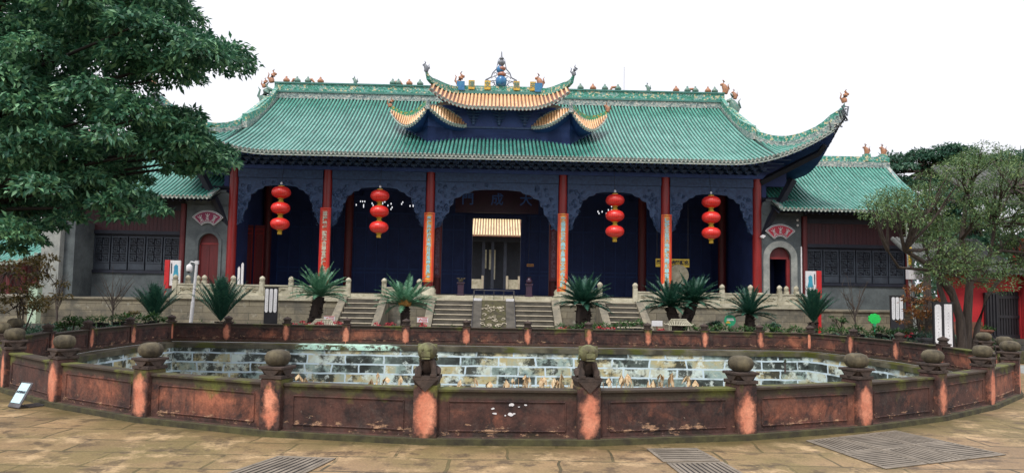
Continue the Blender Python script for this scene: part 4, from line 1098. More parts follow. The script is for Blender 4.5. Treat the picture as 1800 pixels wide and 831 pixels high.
couplet(CXs[1]-.0, Yq, '道接羲轩聖統合尊宣維行大成', 'red couplet board with white characters, outermost on the left, above the tilted cycad', 'boardred', 'goldtext', 371, 497)
couplet(CXs[2]-.0, Yq, '氣備四時與天地日月鬼神合其德', 'orange couplet board with pale characters on the column just left of the central doorway', 'board', 'cyantext', 376, 497)
couplet(CXs[3]-.0, Yq, '教垂萬世繼堯舜禹湯文武作之師', 'orange couplet board with pale blue characters on the column just right of the central doorway', 'board', 'cyantext', 373, 510)
couplet(CXs[4]-.0, Yq, '德冠生民溯地闢天開咸尊首出', 'orange couplet board on the column in front of the yellow banner, outermost on the right', 'board', 'cyantext', 371, 500)
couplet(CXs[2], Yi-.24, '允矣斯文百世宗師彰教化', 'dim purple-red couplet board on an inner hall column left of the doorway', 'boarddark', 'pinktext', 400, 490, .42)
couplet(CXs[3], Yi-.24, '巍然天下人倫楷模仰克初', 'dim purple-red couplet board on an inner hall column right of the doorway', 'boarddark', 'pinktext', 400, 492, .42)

# --- lantern strings
lab = ['string of three red lanterns in the leftmost bay, nearest the red screens', 'string of three red lanterns in the second bay from the left', 'string of three red lanterns in the second bay from the right, above the right stairs', 'string of three red lanterns in the rightmost bay, nearest the open arched door']
proto_kids = None
for (px, py0, dx), lb in zip(((493, 324, 0), (667, 330, 0), (1081, 338, 0), (1250, 341, 0)), lab):
    Y = 30.3; x = SX(px, Y, 370); zt = SZ(px, py0, Y)
    t = thing('lantern_string', (x, Y, zt-2.2), lb, 'lantern', 'red lantern strings hung in the front bays')
    mb = MB(); mb.tube([(0, 0, 2.2), (0, .35, ZT-(zt-2.2)+.4)], .008, 4); mb.build('cord', 'black', t)
    for k in range(3):
        zc = 2.2-.33-k*.645
        mb = MB(); R_ = .385; H_ = .242
        prof = [(.13, -H_)]+[(R_*cos(a)**.75, H_*sin(a)) for a in np.linspace(-1.15, 1.15, 13)]+[(.13, H_)]
        mb.lathe([(r_, z) for r_, z in prof], 36, (0, 0, 0)); o = mb.build('lantern', 'lantern', t, (0.0, 0, zc))
        mb = MB(); mb.lathe([(.12, H_-.01), (.12, H_+.035)], 14); mb.lathe([(.12, -H_-.035), (.12, -H_+.01)], 14); mb.build('gold_collar', 'gold', o)
        mb = MB(); mb.lathe([(.03, -H_-.03), (.085, -H_-.05), (.095, -H_-.17), (.0905, -H_-.19 if k == 2 else -H_-.13)], 10); mb.build('tassel', 'gold', o)
    mb = MB(); mb.lathe([(.05, 2.2), (.05, 2.26), (.02, 2.3)], 8); mb.build('top_knob', 'white', t)

# --- things in the hall
Y = 32.9; x = SX(1182, Y, 462); z = SZ(1182, 462, Y); wdt = SX(1212, Y, 462)-SX(1153, Y, 462)
t = thing('yellow_banner', (x, Y, z-.2), 'yellow banner board with dark characters hanging behind the rightmost couplet column', 'banner')
mb = MB(); mb.box((0, 0, .2), (wdt, .04, .37)); mb.build('board', 'bannercloth', t)
for ch, px in (('翠', 1158), ('玉', 1166), ('文', 1176), ('金', 1184), ('榜', 1191), ('題', 1199), ('名', 1207)):
    glyph(ch, .215, 'ink', t, (SX(px, Y, 462)-x, -.024, .2), 'character', bold=.008)
mb = MB(); mb.tube([(-.7, 0, .4), (-.7, 0, 2.9)], .01, 4); mb.tube([(.7, 0, .4), (.7, 0, 2.9)], .01, 4); mb.build('hanging_wire', 'iron', t)
Y = 32.6; x = SX(1190, Y, 492); t = thing('drum', (x, Y, HZ), 'pale round drum face on a red stand under the yellow banner', 'drum')
mb = MB(); prof = [(.46*cos(a), .46*sin(a)) for a in np.linspace(0, 2*pi, 25)[:-1]]; mb.prism([(a, b_+1.05) for a, b_ in prof], -.25, .25); mb.build('drum_body', 'pale', t)
mb = MB(); mb.box((-.3, 0, .35), (.08, .5, .7)); mb.box((.3, 0, .35), (.08, .5, .7)); mb.box((0, 0, .12), (.9, .6, .08)); mb.build('stand', 'signred', t)
def pedestal(px, label, h, vase):
    Y = 30.8; x = SX(px, Y, 500); t = thing('pedestal', (x, Y, HZ), label, 'pedestal')
    mb = MB(); mb.box((0, 0, .03), (.34, .34, .06)); mb.box((0, 0, h/2), (.25, .25, h)); mb.box((0, 0, h), (.33, .33, .05)); mb.build('stand', 'purplewood', t, bevel=.01)
    mb = MB()
    if vase:
        mb.lathe([(.06, 0), (.12, .05), (.14, .13), (.08, .22), (.06, .26), (.09, .29)], 14, (0, 0, h+.025), 5, .1)
    else:
        for k in range(9): mb.tube([(0, 0, h), (cos(k*.7)*.08, sin(k*.7)*.08, h+.15), (cos(k*.7)*.18, sin(k*.7)*.18, h+.2)], .02, 5)
        mb.lathe([(.05, 0), (.09, .04), (.1, .1), (.07, .12)], 12, (0, 0, h+.02))
    mb.build('ornament', 'capstone' if not vase else 'purplewood', t)
pedestal(810, 'square dark red stand with a pale carved ornament left of the carved ramp', .52, False)
pedestal(930, 'dark red stand with a rounded urn right of the carved ramp', .50, True)
Y = 35.5; t = thing('small_notice', (SX(932, Y, 466), Y, SZ(932, 466, Y)), 'small amber notice on the dark wall right of the doorway', 'notice')
mb = MB(); mb.box((0, 0, 0), (.33, .03, .13)); mb.build('board', 'amber', t); mb = MB(); mb.tube([(-.1, 0, .06), (0, 0, 3.0)], .006, 4); mb.build('hanging_wire', 'iron', t)
mb = MB()
for k in range(4): mb.box((-.1+.065*k, -.018, 0), (.04, .006, .045))
mb.build('lettering', 'ink', t)
t = thing('wall_notice', (SX(1321, 33, 492), 33, SZ(1321, 492, 33)), 'narrow red-framed notice at the right end of the hall', 'notice')
mb = MB(); mb.box((0, 0, 0), (.22, .03, .62)); mb.build('frame', 'signred', t); mb = MB(); mb.box((0, -.02, 0), (.16, .01, .54)); mb.build('sheet', 'purplewood', t)
mb = MB(); mb.tube([(0, .02, -.3), (0, .02, -1.6)], .02, 4); mb.build('stand', 'black', t)

# ================================================================== END WALLS WITH ARCHED DOORS
def arch_wall(pl, pr, ptop, al, ar, ay, label, pale_ring, open_, Y=30.9):
    x0, x1 = SX(pl, Y), SX(pr, Y); z1 = SZ((pl+pr)/2, ptop, Y)
    a0, a1 = SX(al, Y), SX(ar, Y); az = SZ((al+ar)/2, ay, Y); r = (a1-a0)/2; cx = (a0+a1)/2; zc = az-r
    t = thing('gate_wall', (cx, Y, 1.0), label, 'gate wall')
    arc = [(cx+r*cos(a), zc+r*sin(a)) for a in np.linspace(0, pi, 17)]
    sh = (x1-x0)*.16
    poly = [(x0, 1.0), (x0, z1-.45), (x0+sh*.3, z1-.12), (x0+sh, z1), (x1-sh, z1), (x1-sh*.3, z1-.12), (x1, z1-.45), (x1, 1.0), (a1, 1.0)]+arc+[(a0, 1.0)]
    mb = MB(); mb.prism(poly, Y, Y+.35); mb.build('wall', 'greywall', t, world=True)
    mb = MB(); mb.bx(x0+.1, x1-.1, Y-.03, Y-.002, z1-.62, z1-.55); mb.bx(x0+.2, x1-.2, Y-.05, Y-.002, z1-.06, z1+.03); mb.build('string_course', 'greywall', t, world=True)
    R2 = r+(.26 if pale_ring else .12); ring = [(cx+R2*cos(a), zc+R2*sin(a)) for a in np.linspace(0, pi, 17)]
    poly = [(a1, 1.0), (cx+R2, 1.0)]+ring+[(cx-R2, 1.0), (a0, 1.0)]+arc[::-1]
    mb = MB(); mb.prism(poly, Y-.05, Y-.003); mb.build('arch_surround', 'palestone' if pale_ring else 'greywall', t, world=True)
    d = MB(); d.prism([(a0, zc-.05)]+[(a1, zc-.05)]+arc, Y+.15, Y+.2); d.build('arch_panel', 'reddark', t, world=True)
    fr = MB(); fr.bx(a0, a0+.06, Y+.10, Y+.22, 1.0, zc-.05); fr.bx(a1-.14 if open_ else a1-.06, a1, Y+.10, Y+.22, 1.0, zc-.05); fr.bx(a0+.06, a1-.06, Y+.12, Y+.2, zc-.05, zc+.04); fr.build('door_frame', 'reddoor', t, world=True)
    if open_:
        b_ = MB(); b_.bx(a0-.3, a0-.25, Y+.4, Y+2.5, 1.0, zc+r+.3); b_.bx(a1+.25, a1+.3, Y+.4, Y+2.5, 1.0, zc+r+.3); b_.bx(a0-.3, a1+.3, Y+2.5, Y+2.55, 1.0, zc+r+.3); b_.bx(a0-.3, a1+.3, Y+.36, Y+2.5, zc+r+.3, zc+r+.35); b_.build('dark_passage', 'shadebluehall', t, world=True)
    else:
        for s_ in (0, 1):
            b_ = MB(); xa, xb = (a0+.065, cx-.006) if s_ == 0 else (cx+.006, a1-.065); b_.bx(xa, xb, Y+.13, Y+.18, 1.0, zc-.055); o = b_.build('door_leaf', 'reddark', t, world=True)
    return cx, zc+r, Y
cxl, ztl, _ = arch_wall(325, 402, 335, 348, 384, 410, 'grey end wall with a closed red arched door on the left of the temple hall', False, False)
cxr, ztr, _ = arch_wall(1338, 1408, 352, 1352, 1390, 434, 'grey end wall with an open pale-rimmed arched door on the right of the temple hall', True, True)

def fan_sign(px, py, label, mt):
    Y = 30.84; t = thing('fan_sign', (SX(px, Y, py), Y, SZ(px, py, Y)), label, 'fan-shaped sign')
    R1, R0, A = .84, .33, radians(49); cz = -.60
    def ring(Ra, Rb, a): return [(Ra*sin(q), cz+Ra*cos(q)) for q in np.linspace(-a, a, 17)]+[(Rb*sin(q), cz+Rb*cos(q)) for q in np.linspace(a, -a, 9)]
    mb = MB(); mb.prism(ring(R1, R0, A)[::-1], -.05, .05); mb.build('border', 'white', t)
    mb = MB(); mb.prism(ring(R1-.022, R0+.022, A-.03)[::-1], -.055, -.04); mb.build('rim', 'ink', t)
    mb = MB(); mb.prism(ring(R1-.045, R0+.045, A-.06)[::-1], -.060, -.04); mb.build('inner_line', 'white', t)
    mb = MB(); mb.prism(ring(R1-.062, R0+.062, A-.085)[::-1], -.065, -.04); mb.build('field', mt, t)
    for k, a in enumerate((-.50, 0, .50)):
        mb = MB(); M2 = Matrix.Rotation(-a, 2)
        def q(x, z): v = M2 @ Vector((x, z)); return (v.x, -.075, cz+v.y)
        Q_ = [[(-.10, .86), (-.05, .76), (0, .70)], [(.10, .86), (.05, .76), (0, .70)], [(0, .88), (0, .58)], [(-.05, .70), (-.06, .62), (.05, .60)], [(.05, .70), (.06, .62), (-.05, .60)], [(-.04, .58), (-.09, .50)], [(.04, .58), (.09, .50)], [(0, .58), (0, .51)], [(-.05, .75), (.05, .75)]]
        if k == 2: Q_ += [[(-.08, .84), (.08, .84)], [(-.06, .68), (.06, .68)]]
        for l in Q_: mb.tube([q(p[0]*.85, (p[1]-.5)*.80+.41) for p in l], .011, 4)
        mb.build('seal_character', 'white', t)
fan_sign(366, 380, 'dull magenta fan-shaped sign with three white seal characters above the closed red door', 'magenta')
fan_sign(1371, 404, 'bright crimson fan-shaped sign with three white seal characters above the open arched door', 'crimson')

# ================================================================== SIDE HALLS
def lattice(mb, x0, x1, z0, z1, y, seed=0):
    f = .045
    for a, b_, c_, d in ((x0, x0+f, z0, z1), (x1-f, x1, z0, z1), (x0+f, x1-f, z0, z0+f), (x0+f, x1-f, z1-f, z1)): mb.bx(a, b_, y-.03, y+.03, c_, d)
    W, H = x1-x0, z1-z0; nx, nz = 2, 3
    for i in range(nx):
        for j in range(nz):
            cx = x0+W*(i+.5)/nx; cz = z0+H*(j+.5)/nz; w_, h_ = W/nx*.42, H/nz*.42
            for s_ in (1, .55):
                a, b_ = w_*s_, h_*s_
                mb.bx(cx-a, cx+a, y-.02, y+.02, cz-b_, cz-b_+.036); mb.bx(cx-a, cx+a, y-.021, y+.019, cz+b_-.036, cz+b_)
                mb.bx(cx-a, cx-a+.034, y-.022, y+.018, cz-b_, cz+b_*.3); mb.bx(cx+a-.034, cx+a, y-.023, y+.017, cz-b_*.3, cz+b_)
            mb.bx(cx-w_*.25, cx+w_*.25, y-.024, y+.016, cz-.011, cz+.011)
def side_hall(x0, x1, sg, label, rx0, rx1):
    Y = 31.15; t = thing('side_hall', ((x0+x1)/2, Y, 1.0), label, 'hall')
    zp, zw, zr, ze = 1.98, 3.72, 4.62, 5.2
    mb = MB(); mb.bx(x0, x1, Y-.05, Y+.2, 1.0, zp); mb.build('plinth_wall', 'greywall', t, world=True)
    mb = MB(); mb.bx(x0, x1, Y+.05, Y+.2, zp, zr+.8); mb.build('backing_wall', 'dim', t, world=True)
    mb = MB(); mb.bx(x0, x1, Y-.04, Y+.04, zw, zr); 
    for k in range(28): xx = lerp(x0, x1, k/28); mb.bx(xx, xx+.012, Y-.05, Y-.041, zw+.05, zr-.05)
    mb.build('upper_boards', 'redboards', t, world=True)
    mb = MB(); mb.bx(x0, x1, Y-.1, Y-.001, zp+.003, zp+.12); mb.bx(x0, x1, Y-.08, Y-.042, zw-.12, zw+.03); mb.bx(x0, x1, Y-.10, Y-.052, zr, zr+.2); mb.build('cross_rail', 'dim', t, world=True)
    n = 6
    for k in range(n):
        a, b_ = lerp(x0+.12, x1-.12, k/n)+.03, lerp(x0+.12, x1-.12, (k+1)/n)-.03
        mb = MB(); lattice(mb, a, b_, zp+.42, zw-.22, Y-.01); mb.bx(a, b_, Y-.03, Y+.02, zp+.14, zp+.40); mb.build('lattice_window', 'lattice', t, world=True)
    for xx in (x0, x1):
        mb = MB(); mb.lathe([(.13, 0), (.12, 3.9)], 12, (xx, Y-.12, 1.0)); mb.build('column', 'reddark', t, world=True)
    ti, ba, ca = MB(), MB(), MB()
    yE, yR, zR_ = 29.95, 34.2, SZ(1480, 293, 34.2)
    up = lambda X: Vector((X, yR, zR_)); lo = lambda X: Vector((X, yE, ze-.12+.0*X))
    tile_strip(ti, ba, up, lo, rx0, rx1, int((rx1-rx0)/.17), .052, .035, 8, ca)
    tile_strip(MB(), ba, up, lambda X: Vector((X, 2*yR-yE, ze-.12)), rx0, rx1, 12, .05, .03, 5)
    ro = ba.build('roof', 'pan', t, world=True); sub(ti, 'tile_rows', 'tile', ro); sub(ca, 'eave_tile_ends', 'pale_edge', ro)
    mb = MB(); mb.add([(rx0, yE+.05, ze-.24), (rx1, yE+.05, ze-.24), (rx1, Y+.1, ze+.32), (rx0, Y+.1, ze+.32)], [(0, 1, 2, 3)])
    k = rx0
    while k < rx1: mb.tube([(k, yE+.06, ze-.28), (k, Y, ze+.25)], .035, 4, smooth=False); k += .28
    sub(mb, 'rafters', 'dim', ro)
    mb = MB(); mb.bx(rx0, rx1, yR-.14, yR+.14, zR_-.04, zR_+.22); ri = mb.build('ridge_base', 'ridgegrey', t, world=True)
    mb = MB(); mb.bx(rx0, rx1, yR-.1, yR+.1, zR_+.223, zR_+.48); sub(mb, 'ridge_frieze', 'ridge', ri)
    for xx in (rx0+.1, rx1-.1):
        mb = MB(); pts = [Vector((xx, lerp(yR, yE+.1, j/6), lerp(zR_, ze-.1, j/6)-.3*sin(pi*j/6))) for j in range(7)]; mb.bar(pts, .18, .12, .03); sub(mb, 'verge_ridge', 'ridgegrey', ri)
    xo = rx1 if sg > 0 else rx0
    for d, h_ in ((-.25, .5), (-1.05, .5)):
        mb = MB(); mb.box((xo+sg*d, yR, zR_+.45), (.28, .28, .34)); sub(mb, 'finial_block', 'ridge', ri)
        mb = MB(); beast(mb, (xo+sg*d, yR, zR_+.6), h_, sg); sub(mb, 'finial_beast', 'orangefin', ri)
    # end gable walls
    for xx, s2 in ((x0, -1), (x1, 1)):
        mb = MB(); vv = [(xx+s2*.02, Y-.1, 1.0), (xx+s2*.02, 37.2, 1.0), (xx+s2*.02, 37.2, 5), (xx+s2*.02, yR, zR_-.15), (xx+s2*.02, Y-.1, ze)]
        mb.add(vv+[(a+s2*.25, b_, c_) for a, b_, c_ in vv], [(0, 1, 2, 3, 4), (9, 8, 7, 6, 5)]+[(i, (i+1) % 5, (i+1) % 5+5, i+5) for i in range(5)]); mb.build('gable_wall', 'greywall', t, world=True)
xa, xb = SX(1412, 31.15), SX(1594, 31.15)
side_hall(xa, xb, 1, 'green-roofed low side hall with lattice windows, right of the temple behind the airy tree', 11.75, SX(1562, 34.2, 300))
xa, xb = SX(128, 31.15), SX(322, 31.15)
side_hall(xa, xb, -1, 'green-roofed low side hall with lattice windows, left of the temple under the big tree', xa-1.4, -11.4)
# grey pier at far left end
t = thing('grey_pier', (SX(88, 29.4), 29.4, 0), 'tall grey plastered pier at the far left end of the left side hall', 'pier')
mb = MB(); mb.bx(-.35, .35, 0, .6, .95, SZ(88, 388, 29.4)); mb.build('shaft', 'palestone', t); 
mb = MB(); mb.bx(.352, .75, .3, 2.0, .95, 4.0); mb.build('return_wall', 'greywall', t)
mb = MB(); zt = SZ(88, 388, 29.4); mb.bx(-.42, .42, -.05, .65, zt+.003, zt+.08); mb.bx(-.38, .38, 0, .6, zt+.082, zt+.25); mb.build('cap', 'white', t)

# ================================================================== REAR BUILDING SEEN THROUGH THE DOORWAY
Y = 58; t = thing('rear_hall', (SX(872, Y), Y, 0), 'rear hall with straw-yellow tiled roof seen through the central doorway', 'hall')
ti, ba = MB(), MB(); xm = SX(872, Y)
zt_, zb_ = SZ(872, 378, Y+5), SZ(872, 414, Y)
tile_strip(ti, ba, lambda X: Vector((X, Y+5.5, zt_+.8)), lambda X: Vector((X, Y, zb_)), xm-5, xm+5, 46, .075, .02, 5)
ro = ba.build('roof', 'panbrown', t, world=True); sub(ti, 'tile_rows', 'tilerear', ro)
mb = MB(); mb.bx(xm-7, xm+7, Y+3.2, Y+3.4, 1.4, zb_+2); mb.build('wall', 'dim', t, world=True)
mb = MB()
for px in (850, 866, 888): mb.bx(SX(px, Y+1)-.12, SX(px, Y+1)+.12, Y+1, Y+1.2, 1.4, zb_+.2)
mb.bx(xm-5, xm+5, Y+.9, Y+1.2, zb_-.4, zb_+.3)
mb.build('column', 'dim', t, world=True)
mb = MB()
for px, l in ((853, 1.9), (862, 2.0), (869, 3.0)): x_ = SX(px, Y+.5, 440); mb.bx(x_-.10, x_+.10, Y+2.4, Y+2.43, zb_-1.0-l*.8, zb_-1.0)
mb.build('hanging_scroll', 'pale', t, world=True)
t = thing('rear_steps', (xm, 54, 0), 'pale stone steps and low balustrade seen through the central doorway', 'steps')
z0, z1 = 1.45, SZ(872, 491, 54)
mb = MB(); mb.bx(xm-3, xm+3, 54.5, 64, .0, 1.42); mb.build('platform', 'pale', t, world=True)
mb = MB(); mb.bx(xm-3, SX(848, 54), 54, 54.15, .9, z1); mb.bx(SX(893, 54), xm+3, 54, 54.15, .9, z1); mb.build('low_wall', 'pale', t, world=True)
mb = MB()
for px in (849, 892, 913): mb.box((SX(px, 54), 53.95, 1.7), (.16, .2, 1.7))
mb.build('post', 'steplight', t, world=True)
mb = MB()
for k in range(5): mb.bx(SX(850, 54), SX(891, 54), 53.2+.25*k, 54.4, .62+.19*k, .80+.19*k)
mb.build('steps', 'steplight', t, world=True)
# ================================================================== NEIGHBOURING BUILDINGS
# left: little roof and red gate behind the shrubs
t = thing('side_gate_house', (SX(30, 36), 36, 0), 'small red gatehouse with green curved roof at the far left edge, behind the yellowing shrub', 'gatehouse')
ti, ba, ca = MB(), MB(), MB(); x0, x1 = SX(-90, 36), SX(68, 36)
zE_, zR_ = SZ(30, 462, 36), SZ(30, 415, 39.5)
def lo_g(X): u = (X-x0)/(x1-x0); return Vector((X, 36, zE_+.5*abs(2*u-1)**3))
tile_strip(ti, ba, lambda X: Vector((X, 39.5, zR_)), lo_g, x0, x1, 17, .075, .03, 6, ca)
ro = ba.build('roof', 'pan', t, world=True); sub(ti, 'tile_rows', 'tile', ro); sub(ca, 'eave_tile_ends', 'pale_edge', ro)
mb = MB(); mb.bx(x0, x1-.2, 38, 38.3, 0, zE_+.4); mb.build('wall', 'reddark', t, world=True)
mb = MB()
for px in (20, 46, 66): mb.lathe([(.16, 0), (.16, zE_)], 10, (SX(px, 36.6), 36.6, 0))
mb.build('column', 'reddark', t, world=True)
mb = MB(); mb.bx(x0, x1, 37.6, 37.9, 0, 1.0); mb.build('dado', 'greywall', t, world=True)
# right: red walled building with gate
Y = 25.5
t = thing('red_building', (SX(1760, Y), Y, 0), 'bright red walled building with grey tiled eave behind the airy tree at right', 'building')
x0, x1 = SX(1655, Y), SX(1960, Y); gx0, gx1 = SX(1748, Y), SX(1790, Y); gt = SZ(1770, 512, Y)
wt = SZ(1720, 478, Y)
mb = MB(); mb.bx(x0, gx0, Y, Y+.3, 0, wt); mb.bx(gx1, x1, Y, Y+.3, 0, wt+.9); mb.bx(gx0, gx1, Y, Y+.3, gt, wt+.001); mb.build('wall', 'redwall', t, world=True)
mb = MB(); mb.bx(gx1+.02, gx1+.4, Y-.35, Y-.05, 0, wt+1.2); mb.build('pilaster', 'redwall', t, world=True)
mb = MB()
for k in range(9): x = lerp(gx0, gx1, (k+.5)/9); mb.bx(x-.03, x+.03, Y+.05, Y+.1, .3, gt)
mb.bx(gx0, gx1, Y+.03, Y+.12, .9, 1.0); mb.bx(gx0, gx1, Y+.03, Y+.12, gt-.25, gt-.15); mb.bx(gx0, gx1, Y+.03, Y+.12, .2, .32)
gt_o = mb.build('gate', 'black', t, world=True)
mb = MB(); mb.bx(gx0-.45, gx0-.01, Y-.12, Y-.02, .2, gt-.05)
for k in range(4): mb.bx(gx0-.42+k*.11, gx0-.37+k*.11, Y-.16, Y-.121, .3, gt-.1)
sub(mb, 'open_leaf', 'black', gt_o)
mb = MB(); mb.bx(x0, gx0-.5, Y-.03, Y-.002, 0, .75); mb.build('dado', 'terracotta', t, world=True)
mb = MB(); mb.bx(gx0-.3, gx1+1.5, Y-.5, Y-.36, 0, .2); mb.build('doorstep', 'step', t, world=True)
mb = MB(); mb.bx(gx0, gx1, Y+2, Y+2.1, 0, gt); mb.build('inner_wall', 'greywall', t, world=True)
ti, ba, ca = MB(), MB(), MB()
tile_strip(ti, ba, lambda X: Vector((X, Y+2.2, wt+1.3)), lambda X: Vector((X, Y-.5, wt+.0)), x0-.6, gx1, 22, .06, .03, 4, ca)
tile_strip(ti, ba, lambda X: Vector((X, Y+2.8, wt+4.2)), lambda X: Vector((X, Y-.6, wt+2.4)), gx0-.5, x1, 22, .06, .03, 4, ca)
ro = ba.build('roof', 'greytile', t, world=True); sub(ti, 'tile_rows', 'greytile', ro); sub(ca, 'eave_tile_ends', 'greytile', ro)
# planter kerb right
t = thing('planter_kerb', (SX(1790, 18.5), 18.5, 0), 'dark low stone planter edge before the red building at the right edge', 'planter')
xk = SX(1742, 18.0); mb = MB(); mb.bx(xk, xk+6, 18.0, 18.25, 0, .30); mb.bx(xk, xk+.22, 18.25, 25, 0, .30); mb.build('kerb', 'mossstone', t, world=True, bevel=.02)
mb = MB(); mb.bx(xk+.225, xk+6, 18.255, 25, 0, .22); mb.build('soil', 'soil', t, world=True)
# pale path beyond
mb = MB(); mb.add([(11.2, 14.3, .004), (26, 14.3, .004), (26, 17.6, .004), (11.6, 17.6, .004)], [(0, 1, 2, 3)]); tag(mb.build('path', 'palestone'), kind='structure')

# ================================================================== FOREGROUND: grates, sign
def grate(poly_c, w_, d, nb, rz, label, vert=False):
    t = thing('drain_grate', (poly_c[0], poly_c[1], 0), label, 'drain grate', 'slotted stone drain covers in the paving', rz)
    mb = MB(); f = .035
    mb.bx(-w_/2, w_/2, -d/2, -d/2+f, .004, .022); mb.bx(-w_/2, w_/2, d/2-f, d/2, .004, .022); mb.bx(-w_/2, -w_/2+f, -d/2+f, d/2-f, .004, .022); mb.bx(w_/2-f, w_/2, -d/2+f, d/2-f, .004, .022)
    o = mb.build('frame', 'grate', t)
    mb = MB()
    for k in range(nb):
        if vert: x = lerp(-w_/2+f, w_/2-f, (k+.5)/nb); mb.box((x, 0, .013), ((w_-2*f)/nb*.56, d-2*f, .006))
        else: y = lerp(-d/2+f, d/2-f, (k+.5)/nb); mb.box((0, y, .013), (w_-2*f, (d-2*f)/nb*.56, .006))
    mb.build('bars', 'grate', t, bevel=.003)
    mb = MB(); mb.bx(-w_/2+f, w_/2-f, -d/2+f, d/2-f, .002, .0045); mb.build('slot_floor', 'black', t)
def grate4(C, nb, alt, label):
    """drain cover on four ground corners (near-left, near-right, far-right, far-left)"""
    C = [Vector((x, y, 0)) for x, y in C]; o = sum(C, Vector())/4
    t = thing('drain_grate', tuple(o), label, 'drain grate', 'slotted stone drain covers in the paving')
    def P(u, v, z): q = (C[0].lerp(C[1], u)).lerp(C[3].lerp(C[2], u), v)-o; return (q.x, q.y, z)
    def quad(mb, u0, u1, v0, v1, z0, z1):
        vv = [P(u0, v0, z0), P(u1, v0, z0), P(u1, v1, z0), P(u0, v1, z0), P(u0, v0, z1), P(u1, v0, z1), P(u1, v1, z1), P(u0, v1, z1)]
        mb.add(vv, ((0,3,2,1),(4,5,6,7),(0,1,5,4),(1,2,6,5),(2,3,7,6),(3,0,4,7)))
    f = .06; mb = MB()
    quad(mb, 0, 1, 0, f, .004, .012); quad(mb, 0, 1, 1-f, 1, .004, .012); quad(mb, 0, f, f, 1-f, .004, .012); quad(mb, 1-f, 1, f, 1-f, .004, .012); mb.build('frame', 'grate', t)
    mb = MB()
    for k in range(nb):
        a = lerp(f, 1-f, (k+.22)/nb); b_ = lerp(f, 1-f, (k+.80)/nb)
        if alt: quad(mb, a, b_, f, 1-f, .006, .011)
        else: quad(mb, f, 1-f, a, b_, .006, .011)
    mb.build('bars', 'grate', t)
    mb = MB(); quad(mb, f, 1-f, f, 1-f, .002, .005); mb.build('slot_floor', 'black', t)
grate4([(-2.30, 6.22), (-1.62, 6.24), (-1.42, 7.04), (-1.97, 7.10)], 9, True, 'slotted stone drain cover at the bottom left of centre, alone in the paving')
grate4([(1.64, 7.05), (2.20, 7.12), (2.13, 7.68), (1.60, 7.62)], 6, False, 'stone drain cover with crosswise slots right of centre, close to the wall')
grate4([(1.70, 6.40), (2.28, 6.46), (2.21, 7.08), (1.66, 7.01)], 10, True, 'stone drain cover with lengthwise slots right of centre at the bottom edge')
CC = [Vector((3.66, 6.87)), Vector((5.29, 7.55)), Vector((4.83, 8.82)), Vector((3.45, 8.14))]
names = [['near left', 'near middle', 'near right'], ['far left', 'far middle', 'far right']]
for j in range(2):
    for i in range(3):
        def W(u, v): return (CC[0].lerp(CC[1], u)).lerp(CC[3].lerp(CC[2], u), v)
        g_ = .006; u0, u1, v0, v1 = i/3+g_, (i+1)/3-g_, j/2+g_, (j+1)/2-g_
        grate4([tuple(W(u0, v0)), tuple(W(u1, v0)), tuple(W(u1, v1)), tuple(W(u0, v1))], 7 if (i+j) % 2 else 9, (i+j) % 2 == 1, 'grey slotted drain cover, %s one of the six-cover cluster at lower right' % names[j][i])
# floor sign
p = gz(35, 716); t = thing('floor_sign', (p.x, p.y, 0), 'folding floor sign with a pale blue panel on the paving at the far left', 'sign', rz=radians(-28))
mb = MB(); mb.box((0, .0, .16), (.24, .02, .34), rx=radians(-28)); mb.build('frame', 'iron', t, bevel=.01)
def onp(mb_, x, z, w_, h_, y=-.014): 
    M3 = Matrix.Rotation(radians(-28), 3, 'X'); vv = [M3 @ Vector((x+a*w_/2, y, z+b_*h_/2))+Vector((0, 0, .16)) for a, b_ in ((-1, -1), (1, -1), (1, 1), (-1, 1))]
    mb_.add(vv, [(0, 1, 2, 3)])
MT['cyan'] = simple('pale_cyan_panel', (.55, .80, .84), (.5, .75, .8), 4, .4, .02)
mb = MB(); onp(mb, 0, .02, .19, .26); o = mb.build('panel', 'cyan', t)
for k, ch in enumerate('水深请勿近'):
    M3 = Matrix.Rotation(radians(-28), 3, 'X'); v = M3 @ Vector((-.072+.036*k, -.018, .03))+Vector((0, 0, .16))
    glyph(ch, .036, 'ink', t, v, 'character', rot=(pi/2-radians(28), 0, 0), ext=.001, bold=.001)
mb = MB(); mb.box((.02, .20, .012), (.22, .32, .018)); mb.build('rear_leg', 'iron', t)

# ================================================================== POLES, BOARDS, SIGNS
Y = 25.2; x = SX(335, Y, 560); t = thing('camera_pole', (x, Y, 0), 'white pole with a dome camera in front of the left balustrade', 'camera pole')
zt = SZ(343, 460, Y)
mb = MB(); lean = .12; mb.tube([(0, 0, 0), (lean*.45, 0, 1.0)], .06, 10); mb.tube([(lean*.45, 0, 1.0), (lean, 0, zt)], .045, 10); mb.build('pole', 'white', t)
mb = MB(); mb.tube([(lean, 0, zt-.03), (lean-.20, 0, zt), (lean-.24, 0, zt-.10)], .025, 6); mb.box((lean, 0, zt-.02), (.11, .1, .12)); mb.build('arm', 'white', t)
mb = MB(); mb.lathe([(.04, 0), (.10, -.06), (.10, -.20), (.085, -.25), (.03, -.30)], 14, (lean-.24, 0, zt-.08)); o = mb.build('dome_housing', 'white', t)
mb = MB(); mb.lathe([(.02, -.05), (.05, -.03), (.055, 0)], 12, (lean-.24, -.03, zt-.33)); mb.build('lens', 'black', o)
